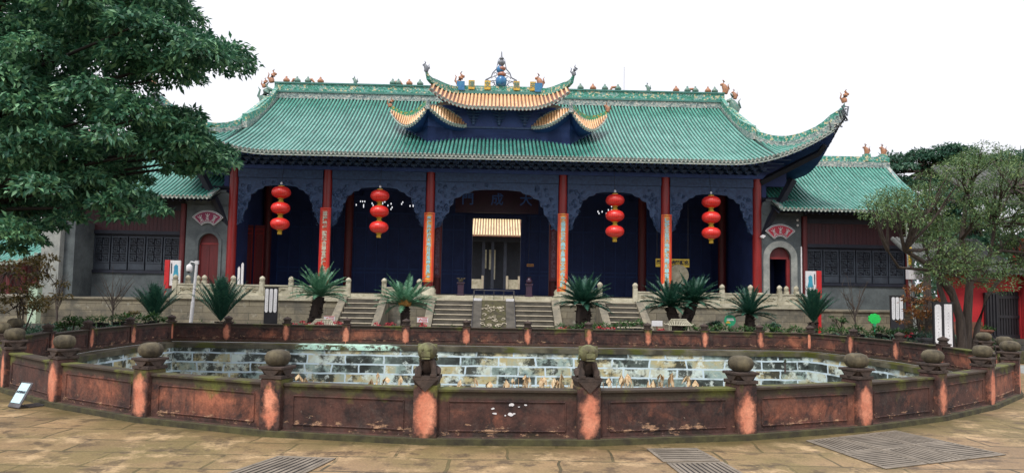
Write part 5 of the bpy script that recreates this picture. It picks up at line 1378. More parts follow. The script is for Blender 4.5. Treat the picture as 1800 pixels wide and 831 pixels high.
def info_board(px, py0, py1, Y, label, strips, wpx, tops='round'):
    x = SX(px, Y, 550); t = thing('information_board', (x, Y, 0), label, 'information board'); W = wpx*Y/FPX; zt = SZ(px, py0, Y); zb = SZ(px, py1, Y)
    mb = MB(); mb.box((0, 0, zt/2), (W, .06, zt)); mb.box((0, 0, zt+.012), (W+.05, .1, .02)); mb.build('backing', 'black', t)
    n = len(strips)
    for k, (u, wfrac) in enumerate(strips):
        w_ = W*wfrac; xx = -W/2+W*u; a, b_ = zb, zt-.03
        poly = [(xx-w_/2, a+w_*.5), (xx-w_*.25, a+w_*.08), (xx, a), (xx+w_*.25, a+w_*.08), (xx+w_/2, a+w_*.5), (xx+w_/2, b_-w_*.4), (xx+w_*.25, b_-.01), (xx-w_*.25, b_-.01), (xx-w_/2, b_-w_*.4)] if tops != 'mixed' or k == 0 else [(xx-w_/2, 0.15), (xx+w_/2, .15), (xx+w_/2, b_), (xx-w_/2, b_)]
        mb = MB(); mb.prism(poly, -.045, -.032); o = mb.build('white_strip', 'white', t)
        c_ = MB(); rr = random.Random(int(px)+k)
        for j in range(9): c_.box((xx+rr.uniform(-.1, .1)*w_, -.047, lerp(a, b_, .15+.08*j)), (w_*rr.uniform(.08, .14), .003, .012))
        c_.build('fine_print', 'iron', o)
info_board(476, 505, 549, 25.4, 'black board with three white vertical strips behind the left cycads', [(.18, .24), (.5, .24), (.82, .24)], 23)
info_board(1577, 520, 562, 25.4, 'black board with three white vertical strips before the right side hall wall', [(.20, .23), (.48, .23), (.76, .23)], 25)
info_board(1657, 532, 606, 17.7, 'larger black board with one pointed and one tall white strip beside the airy tree', [(.22, .32), (.72, .38)], 36, 'mixed')
# two narrow white markers behind left balustrade
for px, pt, lb in ((420, 468, 'shorter narrow white upright sign strip with a pointed top behind the left balustrade'), (426, 461, 'taller narrow white upright sign strip behind the left balustrade')):
    Y = 29.6; mb = MB(); x = SX(px, Y, 480); zt = SZ(px, pt, Y); h = zt-TZ
    mb.prism([(-.045, 0), (.045, 0), (.045, h-.08), (0, h), (-.045, h-.08)], -.02, .02); o = tag(mb.build('sign_strip', 'white', None, (x, Y, TZ)), lb, 'sign strip')
# red display boxes
def red_box(px, py0, py1, Y, label, flip, zb):
    x = SX(px, Y, 480); zt = SZ(px, py0, Y); t = thing('red_display_stand', (x, Y, zb), label, 'display stand'); h = zt-zb
    s_ = -1 if flip else 1
    mb = MB(); mb.box((s_*-.18, .05, h-.55), (.18, .30, 1.1)); mb.build('cabinet', 'signred', t, bevel=.01)
    mb = MB(); mb.box((s_*-.24, .05, (h-1.2)/2), (.09, .09, max(.1, h-1.2))); mb.build('post', 'signred', t)
    mb = MB(); mb.box((s_*.12, -.02, h-.5), (.40, .06, .98)); o = mb.build('panel', 'white', t)
    mb = MB(); mb.prism([(s_*.15+a*.11, h-.42+b_*.26) for a, b_ in ((0, 1), (.7, .8), (.8, 0), (1, -.8), (-1, -.8), (-.6, .1), (-.7, .7))][::(-1)], -.056, -.051); mb.build('picture', 'bluefig', o)
    mb = MB()
    for k in range(3): mb.box((s_*.15, -.054, h-.76-.08*k), (.28-.04*k, .004, .03))
    mb.box((s_*-.02, -.054, h-.32), (.04, .004, .4))
    mb.build('lettering', 'ink', o)
red_box(303, 457, 487, 29.2, 'red display stand with a white picture panel at the left end of the terrace', False, 1.0)
red_box(1430, 476, 506, 28.1, 'red display stand with a white picture panel at the right end of the terrace', True, 0)
# small pink notices on stakes
for px, py, lb in ((579, 560, 'small white notice with red marks on a stake beside the tilted cycad'), (743, 562, 'small white notice with red marks on a stake left of the central stairs'), (1155, 568, 'small blank-looking pale notice on a stake below the right stairs')):
    Y = 23.2; x = SX(px, Y, py); z = SZ(px, py, Y); t = thing('stake_notice', (x, Y, 0), lb, 'notice')
    mb = MB(); mb.box((0, 0, z), (.34, .02, .17)); o = mb.build('plate', 'white', t); mb = MB(); mb.box((0, .015, z/2), (.04, .02, z)); mb.build('stake', 'terracotta', t)
    if px < 1000:
        mb = MB(); mb.tube([(-.12, -.013, z-.04), (-.06, -.013, z+.04), (-.03, -.013, z-.02)], .012, 4)
        for k in range(3): mb.box((.06, -.012, z+.045-.045*k), (.16, .004, .016))
        mb.box((0, -.012, z+.078), (.32, .004, .012)); mb.box((0, -.012, z-.078), (.32, .004, .012))
        mb.build('red_marks', 'signred', o)
# slatted roof-shaped light covers
for px, lb in ((568, 'small cream slatted roof-shaped cover on legs among the red flowers below the tilted cycad'), (1193, 'small cream slatted roof-shaped cover on legs below the double-trunked cycad')):
    Y = 22.6; x = SX(px, Y, 575); z = SZ(px, 570, Y); t = thing('slatted_cover', (x, Y, 0), lb, 'light cover')
    mb = MB()
    for k in range(13):
        u = lerp(-1, 1, k/12); mb.tube([(u*.36, -.16, z-.02), (u*.24, 0, z+.13), ], .016, 5); mb.tube([(u*.36, .16, z-.02), (u*.24, 0, z+.13)], .014, 5)
    mb.tube([(-.24, 0, z+.15), (.24, 0, z+.15)], .022, 5)
    for y_ in (-.16, .16): mb.tube([(-.42, y_, z+.02), (-.34, y_, z-.02), (.34, y_, z-.02), (.42, y_, z+.02)], .018, 5)
    mb.build('slats', 'pale', t)
    mb = MB()
    for sx in (-1, 1):
        for y_ in (-.13, .13): mb.tube([(sx*.26, y_, 0), (sx*.26, y_, z-.02)], .016, 5)
    mb.build('legs', 'pale', t)
# round green sign, bright green tree sign
Y = 24.0; x = SX(1283, Y, 562); z = SZ(1283, 563, Y); t = thing('round_sign', (x, Y, 0), 'round green sign with white words and a yellow patch between two cycads', 'sign')
mb = MB(); mb.prism([(.19*cos(a), z+.19*sin(a)) for a in np.linspace(0, 2*pi, 21)[:-1]]+[], -.015, .015); mb.box((0, 0, z-.2), (.09, .028, .1)); o = mb.build('disc', 'green', t)
mb = MB(); mb.box((0, .02, z/2), (.03, .02, z)); mb.build('stake', 'iron', t)
mb = MB(); mb.box((0, -.018, z+.06), (.22, .004, .025)); mb.box((0.01, -.018, z+.015), (.24, .004, .03)); mb.build('lettering', 'white', o)
mb = MB(); mb.prism([(-.15, z-.09), (0.02, z-.09), (-.03, z-.02), (-.09, z-.01)], -.02, -.016); mb.build('yellow_patch', 'yellow', o)
Y = 24.6; x = SX(1537, Y, 562); z = SZ(1537, 562, Y); t = thing('tree_shaped_sign', (x, Y, 0), 'bright green cut-out tree sign before the right side hall wall', 'sign')
mb = MB()
for k in range(9):
    a = 2*pi*k/9; mb.prism([(.155*cos(a)+.06*cos(b_), z+.04+.12*sin(a)+.06*sin(b_)) for b_ in np.linspace(0, 2*pi, 11)[:-1]], -.02-.001*k, .02+.001*k)
mb.prism([(.10*cos(b_), z+.03+.09*sin(b_)) for b_ in np.linspace(0, 2*pi, 17)[:-1]], -.031, .031)
mb.build('crown', 'brightgreen', t); mb = MB(); mb.box((0, 0, z-.17), (.09, .04, .22)); mb.box((0, 0, z/2-.15), (.03, .03, max(.1, z-.3))); mb.build('trunk', 'green', t)
# white pole with box on the right
Y = 26.5; x = SX(1598, Y, 500); t = thing('utility_pole', (x, Y, 0), 'slim pale pole with a yellow plate and white box, right of the side hall', 'pole')
zt = SZ(1590, 385, Y); mb = MB(); mb.tube([(0.25, 0, 0), (0, 0, 2.4), (-.05, 0, zt)], [.06, .05, .035], 8); mb.build('pole', 'palestone', t)
mb = MB(); mb.box((.18, -.02, SZ(1605, 482, Y)), (.5, .2, .36)); mb.build('box', 'white', t); mb = MB(); mb.box((.02, -.07, SZ(1605, 450, Y)), (.12, .02, .65)); mb.build('plate', 'yellow', t)
mb = MB(); zz = SZ(1600, 403, Y); mb.tube([(0, 0, zz), (.8, .1, zz+.22)], .02, 5); mb.tube([(.8, .1, zz-.2), (.8, .1, zz+.55)], .05, 6); mb.build('bracket_arm', 'white', t)
# cctv cameras on wall
t = thing('wall_camera', (SX(1340, 30.7), 30.7, SZ(1340, 416, 30.7)), 'small white wall camera beside the open arched door', 'camera')
mb = MB(); mb.prism([(-.12, .0), (.0, .09), (.13, .03), (.02, -.07)], -.1, -.02); mb.build('housing', 'white', t); mb = MB(); mb.tube([(0, 0, -.05), (0, .2, -.05)], .02, 5); mb.build('bracket', 'white', t)
for py, lb in ((387, 'tiny white round wall lamp, upper of two beside the right door wall'), (396, 'tiny white round wall lamp, lower of two beside the right door wall')):
    mb = MB(); mb.lathe([(.01, -.05), (.045, -.03), (.05, .02), (.02, .05)], 10); tag(mb.build('wall_lamp', 'white', None, (SX(1402, 30.8, py), 30.8, SZ(1402, py, 30.8))), lb, 'lamp')
for px in (1418, ):
    t = thing('white_pipe', (SX(1406, 30.9), 30.75, 1.0), 'thin white vertical pipe at the right edge of the open-door wall', 'pipe')
    mb = MB(); mb.tube([(0, 0, 0), (0, 0, 2.6)], .03, 6); mb.build('tube', 'white', t)
# mint box pillar left
Y = 28.3; t = thing('mint_cabinet', (SX(62, Y, 520), Y, 0), 'pale mint utility cabinet below the grey pier at far left', 'cabinet')
mb = MB(); z = SZ(62, 503, Y); mb.box((0, 0, z/2), (.32, .3, z)); mb.build('body', MT.setdefault('mint', simple('pale_mint_enamel', (.50, .66, .50), (.42, .58, .44), 3, .5, .05)), t); mb = MB(); mb.box((0, 0, z+.03), (.42, .4, .05)); mb.build('lid', 'mint', t)

# ================================================================== PLANTS
def frond(mb, L, W, bend, n=22, seed=0):
    """one cycad frond in its own frame: rachis along +X bending down, leaflets both sides"""
    r2 = random.Random(seed); P = []
    for j in range(n+1):
        u = j/n; P.append(Vector((L*u*(1-.15*bend*u), 0, L*(.28*u-bend*.62*u*u))))
    mb.tube([P[0], P[n//2], P[n]], [.010, .007, .003], 4, cap=False)
    for j in range(2, n+1):
        u = j/n; w_ = W*(sin(pi*min(1, u*.93+.12))**.6); t = (P[j]-P[j-1]).normalized()
        for sg in (-1, 1):
            a = P[j]-t*.030; b_ = P[j]+t*.030
            tip = P[j]+Vector((t.x*w_*.55, sg*w_*.80, t.z*w_*.5+w_*.30+r2.uniform(-.02, .02)))
            mb.add([a, b_, tip], [(0, 1, 2)])
def cycad(px, pyc, R_px, label, leaf='cycad', nf=46, up=.5, trunkpx=(0, 578), twin=False, cone=False, Y=24.0, seed=1, trunk_r=.17):
    ctr = at(px, pyc, Y); Rm = R_px*Y/FPX
    base = at(px+trunkpx[0], trunkpx[1], Y); t = thing('cycad', (base.x, Y, 0), label, 'cycad', 'cycads planted along the terrace')
    r2 = random.Random(seed); heads = [ctr]
    if twin: heads = [ctr+Vector((-.38, 0, -.05)), ctr+Vector((.42, .1, .08))]
    for hi, hd in enumerate(heads):
        o = Vector((base.x, Y, 0)); zc = hd.z
        mb = MB(); pts = [Vector((0, 0, 0)), Vector(((hd.x-o.x)*.35, 0, zc*.45)), Vector((hd.x-o.x, hd.y-Y, zc-.02))]
        mb.tube([pts[0], pts[0].lerp(pts[1], .5), pts[1], pts[1].lerp(pts[2], .5), pts[2]], [trunk_r*1.05, trunk_r, trunk_r*.92, trunk_r*.95, trunk_r*.8], 12)
        for k in range(60):
            u = r2.random(); c_ = pts[0].lerp(pts[1], u*2) if u < .5 else pts[1].lerp(pts[2], u*2-1); a = r2.uniform(0, 2*pi)
            d = Vector((cos(a), sin(a), 0)); mb.add([c_+d*trunk_r*.85+Vector((0, 0, -.03)), c_+d*trunk_r*.9+Vector((-d.y*.05, d.x*.05, .03)), c_+d*trunk_r*1.22+Vector((0, 0, .03)), c_+d*trunk_r*.9+Vector((d.y*.05, -d.x*.05, .03))], [(0, 1, 2), (0, 2, 3), (1, 3, 2)])
        mb.build('trunk', 'cycadbark', t)
        mb = MB(); nf_ = int(nf*.85); nn = nf_ if not twin else int(nf_*.8)
        for k in range(nn):
            f_ = MB(); ring = (k+.5)/nn
            el = (lerp(-.35, 1.35, ring**.85)*(.55+up) if up < .5 else lerp(.62, 1.5, ring**.8))+r2.uniform(-.12, .12)
            frond(f_, Rm*r2.uniform(1.15, 1.36), Rm*.185, (lerp(.55, .18, ring)+r2.uniform(-.1, .12)-up*.25 if up < .5 else .30+r2.uniform(-.1, .1)), 22, k)
            az = k*2.399+r2.uniform(-.2, .2)
            M4 = Matrix.Translation(Vector((hd.x-o.x, hd.y-Y, zc))) @ Matrix.Rotation(az, 4, 'Z') @ Matrix.Rotation(-el, 4, 'Y')
            mb.add([M4 @ Vector(v) for v in f_.v], f_.f)
        mb.build('fronds', leaf, t)
        if cone: mb = MB(); mb.lathe([(.17, -.05), (.2, .05), (.15, .14), (.04, .18)], 14, (hd.x-o.x, -.12, zc+.02), 9, .3); mb.build('seed_cone', 'cone', t)
cycad(270, 562, 52, 'dark blue-green cycad before the left end of the balustrade, leftmost of the eight', up=.62, trunkpx=(0, 582), seed=1, nf=60)
cycad(388, 564, 64, 'large dark cycad with upswept fronds right of the white camera pole', up=.64, trunkpx=(0, 582), seed=2, nf=74)
cycad(562, 520, 48, 'pale green cycad on a tilted bare trunk', 'cycadlight', up=.18, trunkpx=(-14, 578), seed=3, nf=54, trunk_r=.2)
cycad(712, 536, 48, 'pale green cycad with an orange seed cone at its heart left of the central stairs', 'cycadlight', up=.10, trunkpx=(0, 582), seed=4, nf=56, cone=True, trunk_r=.16)
cycad(1026, 534, 47, 'dense dark green cycad on a thick trunk right of the central stairs', up=.16, trunkpx=(-2, 590), seed=5, nf=80, trunk_r=.26)
cycad(1198, 535, 46, 'spreading dark green cycad with two trunks below the yellow banner', up=.12, trunkpx=(-4, 586), seed=6, nf=80, twin=True, trunk_r=.19)
cycad(1318, 552, 42, 'smaller mid green cycad beside the round green sign', up=.30, trunkpx=(0, 592), seed=7, nf=54)
cycad(1430, 566, 50, 'dark cycad with stiff upswept fronds below the right red display stand, rightmost of the eight', up=.66, trunkpx=(-5, 592), seed=8, nf=60)

# big tree at left
def inpoly(x, y, P):
    c_ = False; j = len(P)-1
    for i in range(len(P)):
        if (P[i][1] > y) != (P[j][1] > y) and x < (P[j][0]-P[i][0])*(y-P[i][1])/(P[j][1]-P[i][1])+P[i][0]: c_ = not c_
        j = i
    return c_
SIL = [(-330, -260), (250, -260), (310, -60), (318, 15), (385, 50), (415, 85), (445, 120), (425, 138), (385, 128), (350, 150), (325, 140), (300, 160), (290, 195), (320, 225), (365, 245), (380, 262), (350, 280), (300, 290), (235, 290), (215, 320), (262, 345), (262, 375), (225, 372), (180, 350), (160, 375), (120, 400), (60, 408), (40, 440), (-20, 430), (-330, 430)]
r2 = random.Random(21)
base = Vector((-11.2, 14.2, 0)); t = thing('broadleaf_tree', base, 'huge dark green broadleaf tree filling the upper left of the view', 'tree')
clumps = []; pts = []
tries = 0
while len(clumps) < 430 and tries < 40000:
    tries += 1; px, py = r2.uniform(-330, 450), r2.uniform(-260, 440)
    if not inpoly(px, py, SIL): continue
    Y = r2.uniform(11.8, 18.5); p = at(px, py, Y)
    rr_ = r2.uniform(.36, .64)
    if any((p-q).length < .46 for q in pts): continue
    # keep the edge tidy: clump edge inside silhouette
    m_ = rr_*FPX/Y*.55
    if not (inpoly(px+m_, py, SIL) and inpoly(px, py+m_*.4, SIL)): 
        rr_ *= .55; m_ *= .55
        if not (inpoly(px+m_, py, SIL) and inpoly(px, py+m_*.4, SIL)): continue
    pts.append(p); clumps.append((tuple(p-base), rr_, rr_*.92, int(480*(rr_/.5)**2)))
for px, py in ((312, 205), (335, 228), (352, 248), (372, 264), (394, 268), (330, 205), (300, 228), (345, 292), (312, 302), (362, 300), (318, 240), (385, 285), (340, 268), (250, 355), (228, 340), (272, 372), (200, 332), (170, 345), (150, 365), (120, 385), (60, 400), (30, 418), (8, 395), (92, 398), (322, 285), (350, 280), (374, 268), (130, 352), (80, 372), (40, 372), (10, 345), (300, 250), (330, 255), (240, 318), (190, 360), (55, 425), (20, 440), (215, 385), (105, 360)):
    p = at(px, py, r2.uniform(12.5, 15)); rr_ = r2.uniform(.26, .36); clumps.append((tuple(p-base), rr_, rr_*.6, 210))
leaf_mesh('crown', 'leafbig', t, clumps, .135, .062, .45, 5, True, .75)
mb = MB(); mb.tube([(0, 0, 0), (.15, 0, 1.6), (.3, .1, 3.2), (.9, .2, 4.8)], [.42, .34, .30, .24], 12)
for k, (c_, rr_, _, _) in enumerate(clumps):
    if k % 7: continue
    c_ = Vector(c_); st = Vector((.3+.6*min(1, max(0, (c_.z-2)/4)), .15, min(4.6, max(2.4, c_.z-1.2)))); midp = st.lerp(c_, .5)+Vector((0, 0, .25))
    mb.tube([st, midp, c_], [.07, .04, .015], 5)
mb.build('trunk', 'darkbark', t)

def small_tree(name, base, label, cat, leafm, blobs, L, W, trunk, limbs=True, seed=1, group=None, barkm='bark', tr=.12, dome=False, droop=.2):
    t = thing(name, base, label, cat, group)
    leaf_mesh('crown', leafm, t, [(tuple(Vector(c_)-Vector(base)), rx, rz_, n) for c_, rx, rz_, n in blobs], L, W, droop, seed, dome, .6)
    mb = MB()
    for path, r0 in trunk: mb.tube([Vector(p)-Vector(base) for p in path], [lerp(r0, r0*.35, j/(len(path)-1)) for j in range(len(path))], 8)
    if limbs:
        tops = [Vector(path[-1])-Vector(base) for path, _ in trunk]+[Vector(path[-2])-Vector(base) for path, _ in trunk]
        for k, (c_, rx, rz_, n) in enumerate(blobs):
            c_ = Vector(c_)-Vector(base); s_ = min(tops, key=lambda q: (q-c_).length); m_ = s_.lerp(c_, .5)+Vector((0, 0, -.12)); mb.tube([s_, m_, c_], [tr*.35, tr*.2, tr*.06], 5)
            for q in range(3):
                rq = random.Random(k*7+q); e_ = c_+Vector((rq.uniform(-rx, rx), rq.uniform(-rx, rx), rq.uniform(-rz_, rz_))); mb.tube([m_, m_.lerp(e_, .6)+Vector((0, 0, .05)), e_], [tr*.12, tr*.08, tr*.03], 4)
    mb.build('trunk', barkm, t); return t
# airy tree at right
r2 = random.Random(4); Y = 18.6; b0 = gz(1692, 618); b0 = Vector((SX(1692, Y, 600), Y, 0))
SIL2 = [(1512, 378), (1560, 330), (1610, 320), (1640, 300), (1680, 272), (1740, 262), (1800, 278), (1900, 300), (1940, 420), (1860, 480), (1800, 465), (1760, 500), (1700, 500), (1640, 480), (1600, 440), (1560, 400)]
bl_ = []; tries = 0; pts = []
while len(bl_) < 170 and tries < 9000:
    tries += 1; px, py = r2.uniform(1500, 1930), r2.uniform(260, 500)
    if not inpoly(px, py, SIL2): continue
    Yk = r2.uniform(17.0, 20.6); p = at(px, py, Yk)
    if any((p-q).length < .33 for q in pts): continue
    pts.append(p); rr_ = r2.uniform(.28, .5); bl_.append((tuple(p), rr_, rr_*.6, int(250*(rr_/.4)**2)))
def A(px, py, dy=0): return at(px, py, Y+dy)
small_tree('airy_tree', b0, 'many-stemmed airy tree with fine grey-green leaves standing at the right', 'tree', 'leaffine', bl_, .085, .028,
    [([b0, A(1688, 560), A(1672, 510), A(1640, 470, -.4), A(1590, 440, -.6)], .13), ([b0+Vector((.15, .1, 0)), A(1700, 560), A(1705, 490), A(1690, 420, .3), A(1700, 340, .5)], .13),
     ([b0+Vector((.25, 0, 0)), A(1718, 575), A(1735, 520), A(1765, 480), A(1800, 458, .6)], .08), ([b0+Vector((-.1, .15, 0)), A(1665, 545), A(1650, 500), A(1655, 440, .4), A(1650, 380, .8)], .09),
     ([A(1705, 500), A(1740, 450), A(1750, 390), A(1780, 330)], .06), ([A(1680, 530), A(1640, 475), A(1580, 470), A(1560, 440, -.4)], .06), ([A(1700, 470), A(1760, 440), A(1810, 445)], .06)], seed=3, tr=.14)
# background trees
def blobtree(px, py, Y, spread, n, seed, label, leafm='leafdark', L=.24, W=.10, nm='background_tree', cnt=360, rmul=1):
    r2 = random.Random(seed); c0 = at(px, py, Y); base = Vector((c0.x, Y, 0)); bl = []
    for k in range(n):
        p = c0+Vector((max(-1.5, min(1.5, r2.gauss(0, 1)))*spread[0]*.5, r2.uniform(-.5, .5)*spread[0], max(-1.2, min(1.2, r2.gauss(0, 1)))*spread[1]*.5)); rr_ = r2.uniform(.6, 1.1)*rmul
        bl.append((tuple(p), rr_, rr_*.5, cnt))
    small_tree(nm, base, label, 'tree', leafm, bl, L, W, [([base, base+Vector((0, 0, c0.z*.5)), c0], .25)], seed=seed, group=None, tr=.3, dome=True, droop=.4)
blobtree(1625, 300, 42, (2.6, 1.7), 34, 11, 'dark feathery evergreen rising behind the right end of the side hall roof', cnt=360)
blobtree(1735, 322, 46, (3.2, 2.2), 44, 12, 'paler green tree crown behind the airy tree at the upper right', 'leaffine', .22, .09)
blobtree(1810, 330, 40, (3.0, 2.6), 44, 13, 'dark tree crown at the right edge behind the red building')
blobtree(20, 340, 44, (6, 5.0), 60, 14, 'dark background tree beyond the small gatehouse at the far left', cnt=420, rmul=1.8)
blobtree(1668, 395, 37, (2.2, 2.4), 30, 16, 'dark dense tree just right of the side hall roof end, behind the airy tree')
blobtree(1740, 430, 33, (2.4, 1.6), 34, 15, 'low dark tree between the right side hall and the red building')
# shrubs
def shrub(px, pyb, pyt, Y, wpx, label, leafm, n, L, W, seed, stems=5, zb=0.0, cnt=110, barkm='bark', nm='shrub'):
    r2 = random.Random(seed); x = SX(px, Y, pyb); b0 = Vector((x, Y, zb)); zt = SZ(px, pyt, Y); wd = wpx*Y/FPX; bl = []
    for k in range(n):
        p = Vector((x+r2.uniform(-.5, .5)*wd, Y+r2.uniform(-.4, .4)*wd, lerp(zb+(zt-zb)*.30, zt-.06, r2.random()**.8))); rr_ = wd*r2.uniform(.13, .22); bl.append((tuple(p), rr_, rr_*.7, cnt))
    tr = [([b0, b0+Vector((r2.uniform(-.2, .2)*wd, 0, (zt-zb)*.4)), Vector((x+r2.uniform(-.4, .4)*wd, Y, lerp(zb, zt, .8)))], .025) for _ in range(stems)]
    return small_tree(nm, b0, label, 'shrub', leafm, bl, L, W, tr, seed=seed, tr=.05, dome=True, droop=.35, barkm=barkm)
shrub(1625, 600, 500, 21.5, 62, 'orange-brown leaved shrub between the two right boards', 'leaforange', 22, .13, .045, 31, cnt=34)
shrub(38, 590, 450, 20.5, 95, 'yellow-brown leaved shrub at the left edge below the big tree', 'leafyellow', 34, .12, .05, 32, cnt=60)
shrub(120, 585, 555, 20.8, 45, 'low dark leafy shrub behind the left side of the pond wall', 'leaflow', 8, .10, .04, 33, cnt=60)
shrub(228, 580, 545, 25.0, 22, 'small dark red-leaved shrub left of the leftmost cycad', 'leafyellow', 6, .09, .04, 34, cnt=40)
shrub(1253, 590, 560, 24.3, 22, 'small dark round shrub left of the round green sign', 'leafdark', 9, .08, .035, 35, cnt=90)
shrub(1367, 592, 566, 24.3, 22, 'small dark shrub between the two right-hand cycads', 'leafdark', 8, .08, .035, 36, cnt=60)
shrub(1476, 590, 552, 25.6, 26, 'thin light green sapling shrub right of the rightmost cycad', 'leaflow', 9, .09, .035, 37, cnt=28)
shrub(1380, 640, 625, 15.5, 1, 'tiny weed growing by the right pond ledge', 'leaflow', 2, .05, .02, 38, cnt=8, zb=-.05)
shrub(1765, 620, 598, 18.9, 40, 'bright green strappy clump in the planter before the red gate', 'leaflow', 7, .30, .03, 39, cnt=30, zb=.2)
shrub(90, 595, 572, 18.3, 24, 'bright green leafy clump beside the left stones', 'leaflow', 6, .12, .05, 40, cnt=50)
# bare saplings
def sapling(px, pyb, pyt, Y, wpx, label, seed, zb=0.0):
    r2 = random.Random(seed); x = SX(px, Y, pyb); t = thing('bare_sapling', (x, Y, zb), label, 'sapling'); h = SZ(px, pyt, Y)-zb; wd = wpx*Y/FPX
    mb = MB(); mb.tube([(0, 0, 0), (.02, 0, h*.25), (0, 0, h*.42)], [.03, .026, .022], 6); mb.build('trunk', 'bark', t); mb = MB()
    for k in range(15):
        a = r2.uniform(-1, 1); st = r2.uniform(.22, .5)*h; e_ = Vector((a*wd*.5, r2.uniform(-.3, .3)*wd, h*r2.uniform(.65, 1))); m_ = Vector((a*wd*.22, 0, lerp(st, e_.z, .4)))
        mb.tube([(0, 0, st), m_, e_], [.015, .011, .004], 4)
        for q in range(3):
            s_ = m_.lerp(e_, r2.random()); mb.tube([s_, s_+Vector((r2.uniform(-.2, .2), r2.uniform(-.1, .1), r2.uniform(.05, .3)))], [.006, .003], 3)
    mb.build('branches', 'bark', t)
sapling(1503, 575, 478, 25.5, 62, 'bare grey sapling before the right side hall lattice', 1)
sapling(196, 575, 470, 25.5, 70, 'bare thin sapling before the left side hall lattice', 2)
sapling(98, 580, 480, 25.0, 40, 'bare grey sapling beside the grey pier at far left', 3)

# potted plants in rows beside the far wall
idx = 0
tpl = thing('potted_plant', (0, 0, 0), 'small potted green plant', 'potted plant', 'small potted plants in rows behind the far pond wall')
mb = MB(); mb.lathe([(.07, 0), (.10, .16), (.11, .17), (.09, .175)], 10); mb.build('pot', 'potdark', tpl)
leaf_mesh('foliage', 'leaflow', tpl, [((0, 0, .26), .13, .12, 60)], .13, .035, .1, 9, True, .4)
index_kids()
spots = []
for px in range(1445, 1620, 12): spots.append((px, 22.4, 588))
for px in range(150, 300, 13): spots.append((px, 22.2, 570))
for px in list(range(985, 1130, 15))+list(range(1215, 1420, 15)): spots.append((px, 22.6, 586))
for k, (px, Y, py) in enumerate(spots):
    o = tpl if k == 0 else copy_tree(tpl)
    r2 = random.Random(k); o.location = (SX(px, Y, py), Y+r2.uniform(-.15, .15), .06+r2.uniform(.12, .22)); o.rotation_euler.z = r2.uniform(0, 6); s_ = r2.uniform(.8, 1.2); o.scale = (s_, s_, s_)
    if px < 900: o['label'] = 'small potted green plant in the row behind the left part of the far pond wall'; o['group'] = 'potted plants behind the left of the far pond wall'
    elif px < 1440: o['label'] = 'small potted green plant in the row before the terrace right of the central stairs'; o['group'] = 'potted plants right of the central stairs'
    else: o['label'] = 'small potted green plant in the row below the bare sapling at right'; o['group'] = 'potted plants at the right corner of the pond'
# pot shelf boxes under pots
for a, b_, Y, lb in ((1435, 1625, 22.4, 'right'), (145, 305, 22.2, 'left'), (975, 1425, 22.6, 'middle')):
    x0, x1 = SX(a, Y), SX(b_, Y); mb = MB(); mb.box(((x0+x1)/2, Y, .11), (x1-x0, .5, .12)); tag(mb.build('plant_shelf', 'mossstone'), 'long low stone shelf under the potted plants, the %s one' % {'right': 'right-hand', 'left': 'left-hand', 'middle': 'middle'}[lb], 'shelf')
# ground cover and flowers
cl = []; r2 = random.Random(77)
for k in range(420):
    x = r2.uniform(-14, 15); Y = r2.uniform(21.5, 27); cl.append(((x, Y, .10), .22, r2.uniform(.12, .28), 26))
tag(leaf_mesh('ground_cover', 'leaflow', None, cl, .12, .035, .1, 8, True, .5), 'low green ground cover in the beds behind the far pond wall', 'ground cover', kind='stuff')
cl = []
for a, b_ in ((500, 608), (655, 700), (735, 755), (985, 1000), (1030, 1080), (1150, 1175), (1590, 1612)):
    for k in range(int((b_-a)/7)+1):
        px = r2.uniform(a, b_); Y = r2.uniform(21.8, 22.8); p = at(px, r2.uniform(566, 574)+(px-600)*.018, Y); cl.append(((p.x, Y, p.z-.03), .09, .07, 36))
tag(leaf_mesh('flower_bed', 'flower', None, cl, .05, .035, -.2, 12, True, .7), 'small red flowers in the bed along the far pond wall', 'flowers', kind='stuff')
cl = []
for k in range(160):
    p = at(r2.uniform(1440, 1700), 590, r2.uniform(20.5, 25)); cl.append(((max(p.x, 10.4), p.y, .12), .25, .28, 30))
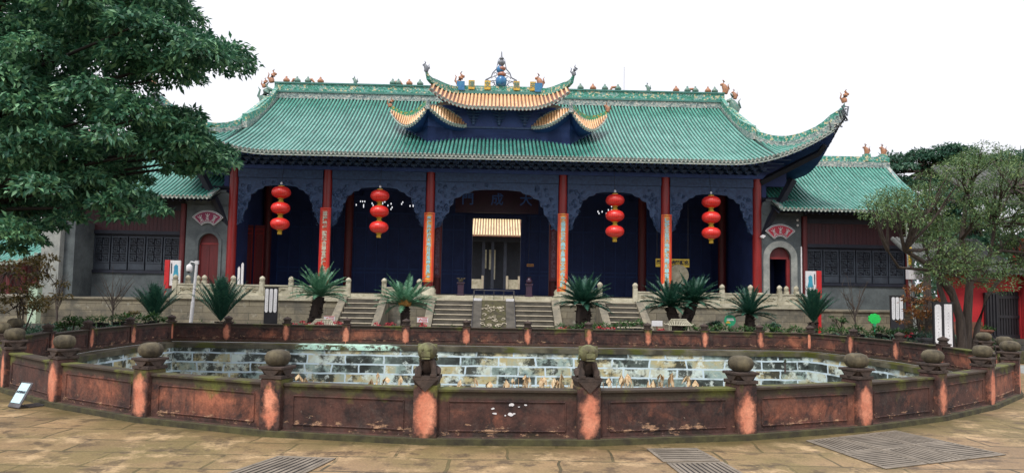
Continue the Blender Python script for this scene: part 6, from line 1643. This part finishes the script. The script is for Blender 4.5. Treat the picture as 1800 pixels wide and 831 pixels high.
for k in range(120):
    x = r2.uniform(-14.5, -10.2); Y = r2.uniform(14, 24); cl.append(((x, Y, .12), .3, .3, 30))
tag(leaf_mesh('low_planting', 'leafdark', None, cl, .14, .04, .1, 18, True, .5), 'dark low planting at both ends of the pond', 'planting', kind='stuff')
# stones by the left end of the wall
def stone(px, py, Y, r_, sq, label, seed, z=None):
    r3 = random.Random(seed); p = at(px, py, Y); z0 = 0
    t = thing('garden_stone', (p.x, Y, 0), label, 'stone'); n = 14; mb = MB()
    H = max(.1, p.z); prof = [(r_*.8, 0), (r_, H*.3), (r_*.95, H*.6), (r_*.75, H*.85), (r_*.3, H)]
    mb.lathe(prof, n, (0, 0, 0), 3, .12); mb.build('rock', 'capstone', t)
# hanging pot in front of red building
Y = 24.6; t = thing('planter_bowl', (SX(1730, Y, 578), Y, 0), 'terracotta bowl of small plants on a post before the red wall', 'planter')
z = SZ(1730, 583, Y); mb = MB(); mb.tube([(0, 0, 0), (0, 0, z-.1)], .04, 6); mb.build('post', 'iron', t); mb = MB(); mb.lathe([(.12, z-.12), (.26, z), (.30, z+.06), (.27, z+.07)], 14); mb.build('bowl', 'terracotta', t)
leaf_mesh('foliage', 'leaflow', t, [((0, 0, z+.1), .3, .12, 160)], .09, .03, 0, 4, True, .5)
Y = 20.9; t = thing('square_planter', (SX(1633, Y, 592), Y, 0), 'dark square planter with trailing leaves at the right corner of the pond', 'planter')
mb = MB(); z = SZ(1633, 596, Y); mb.box((0, 0, z/2), (.42, .42, z)); mb.box((0, 0, z), (.5, .5, .06)); mb.build('box', 'iron', t)
leaf_mesh('foliage', 'leafdark', t, [((0, 0, z+.1), .32, .16, 160)], .10, .03, .3, 4, True, .5)
# far backdrop wall of greenery behind everything (left and right)
cl = []
for k in range(130):
    a = r2.uniform(-60, -22) if k % 2 else r2.uniform(24, 62); cl.append(((a, r2.uniform(52, 66), r2.uniform(.5, 4.5)), 2.2, 1.5, 90))
tag(leaf_mesh('distant_woodland', 'leafdark', None, cl, .7, .3, .2, 22, True, .6), 'distant dark greenery beyond the temple grounds', 'woodland', kind='stuff')
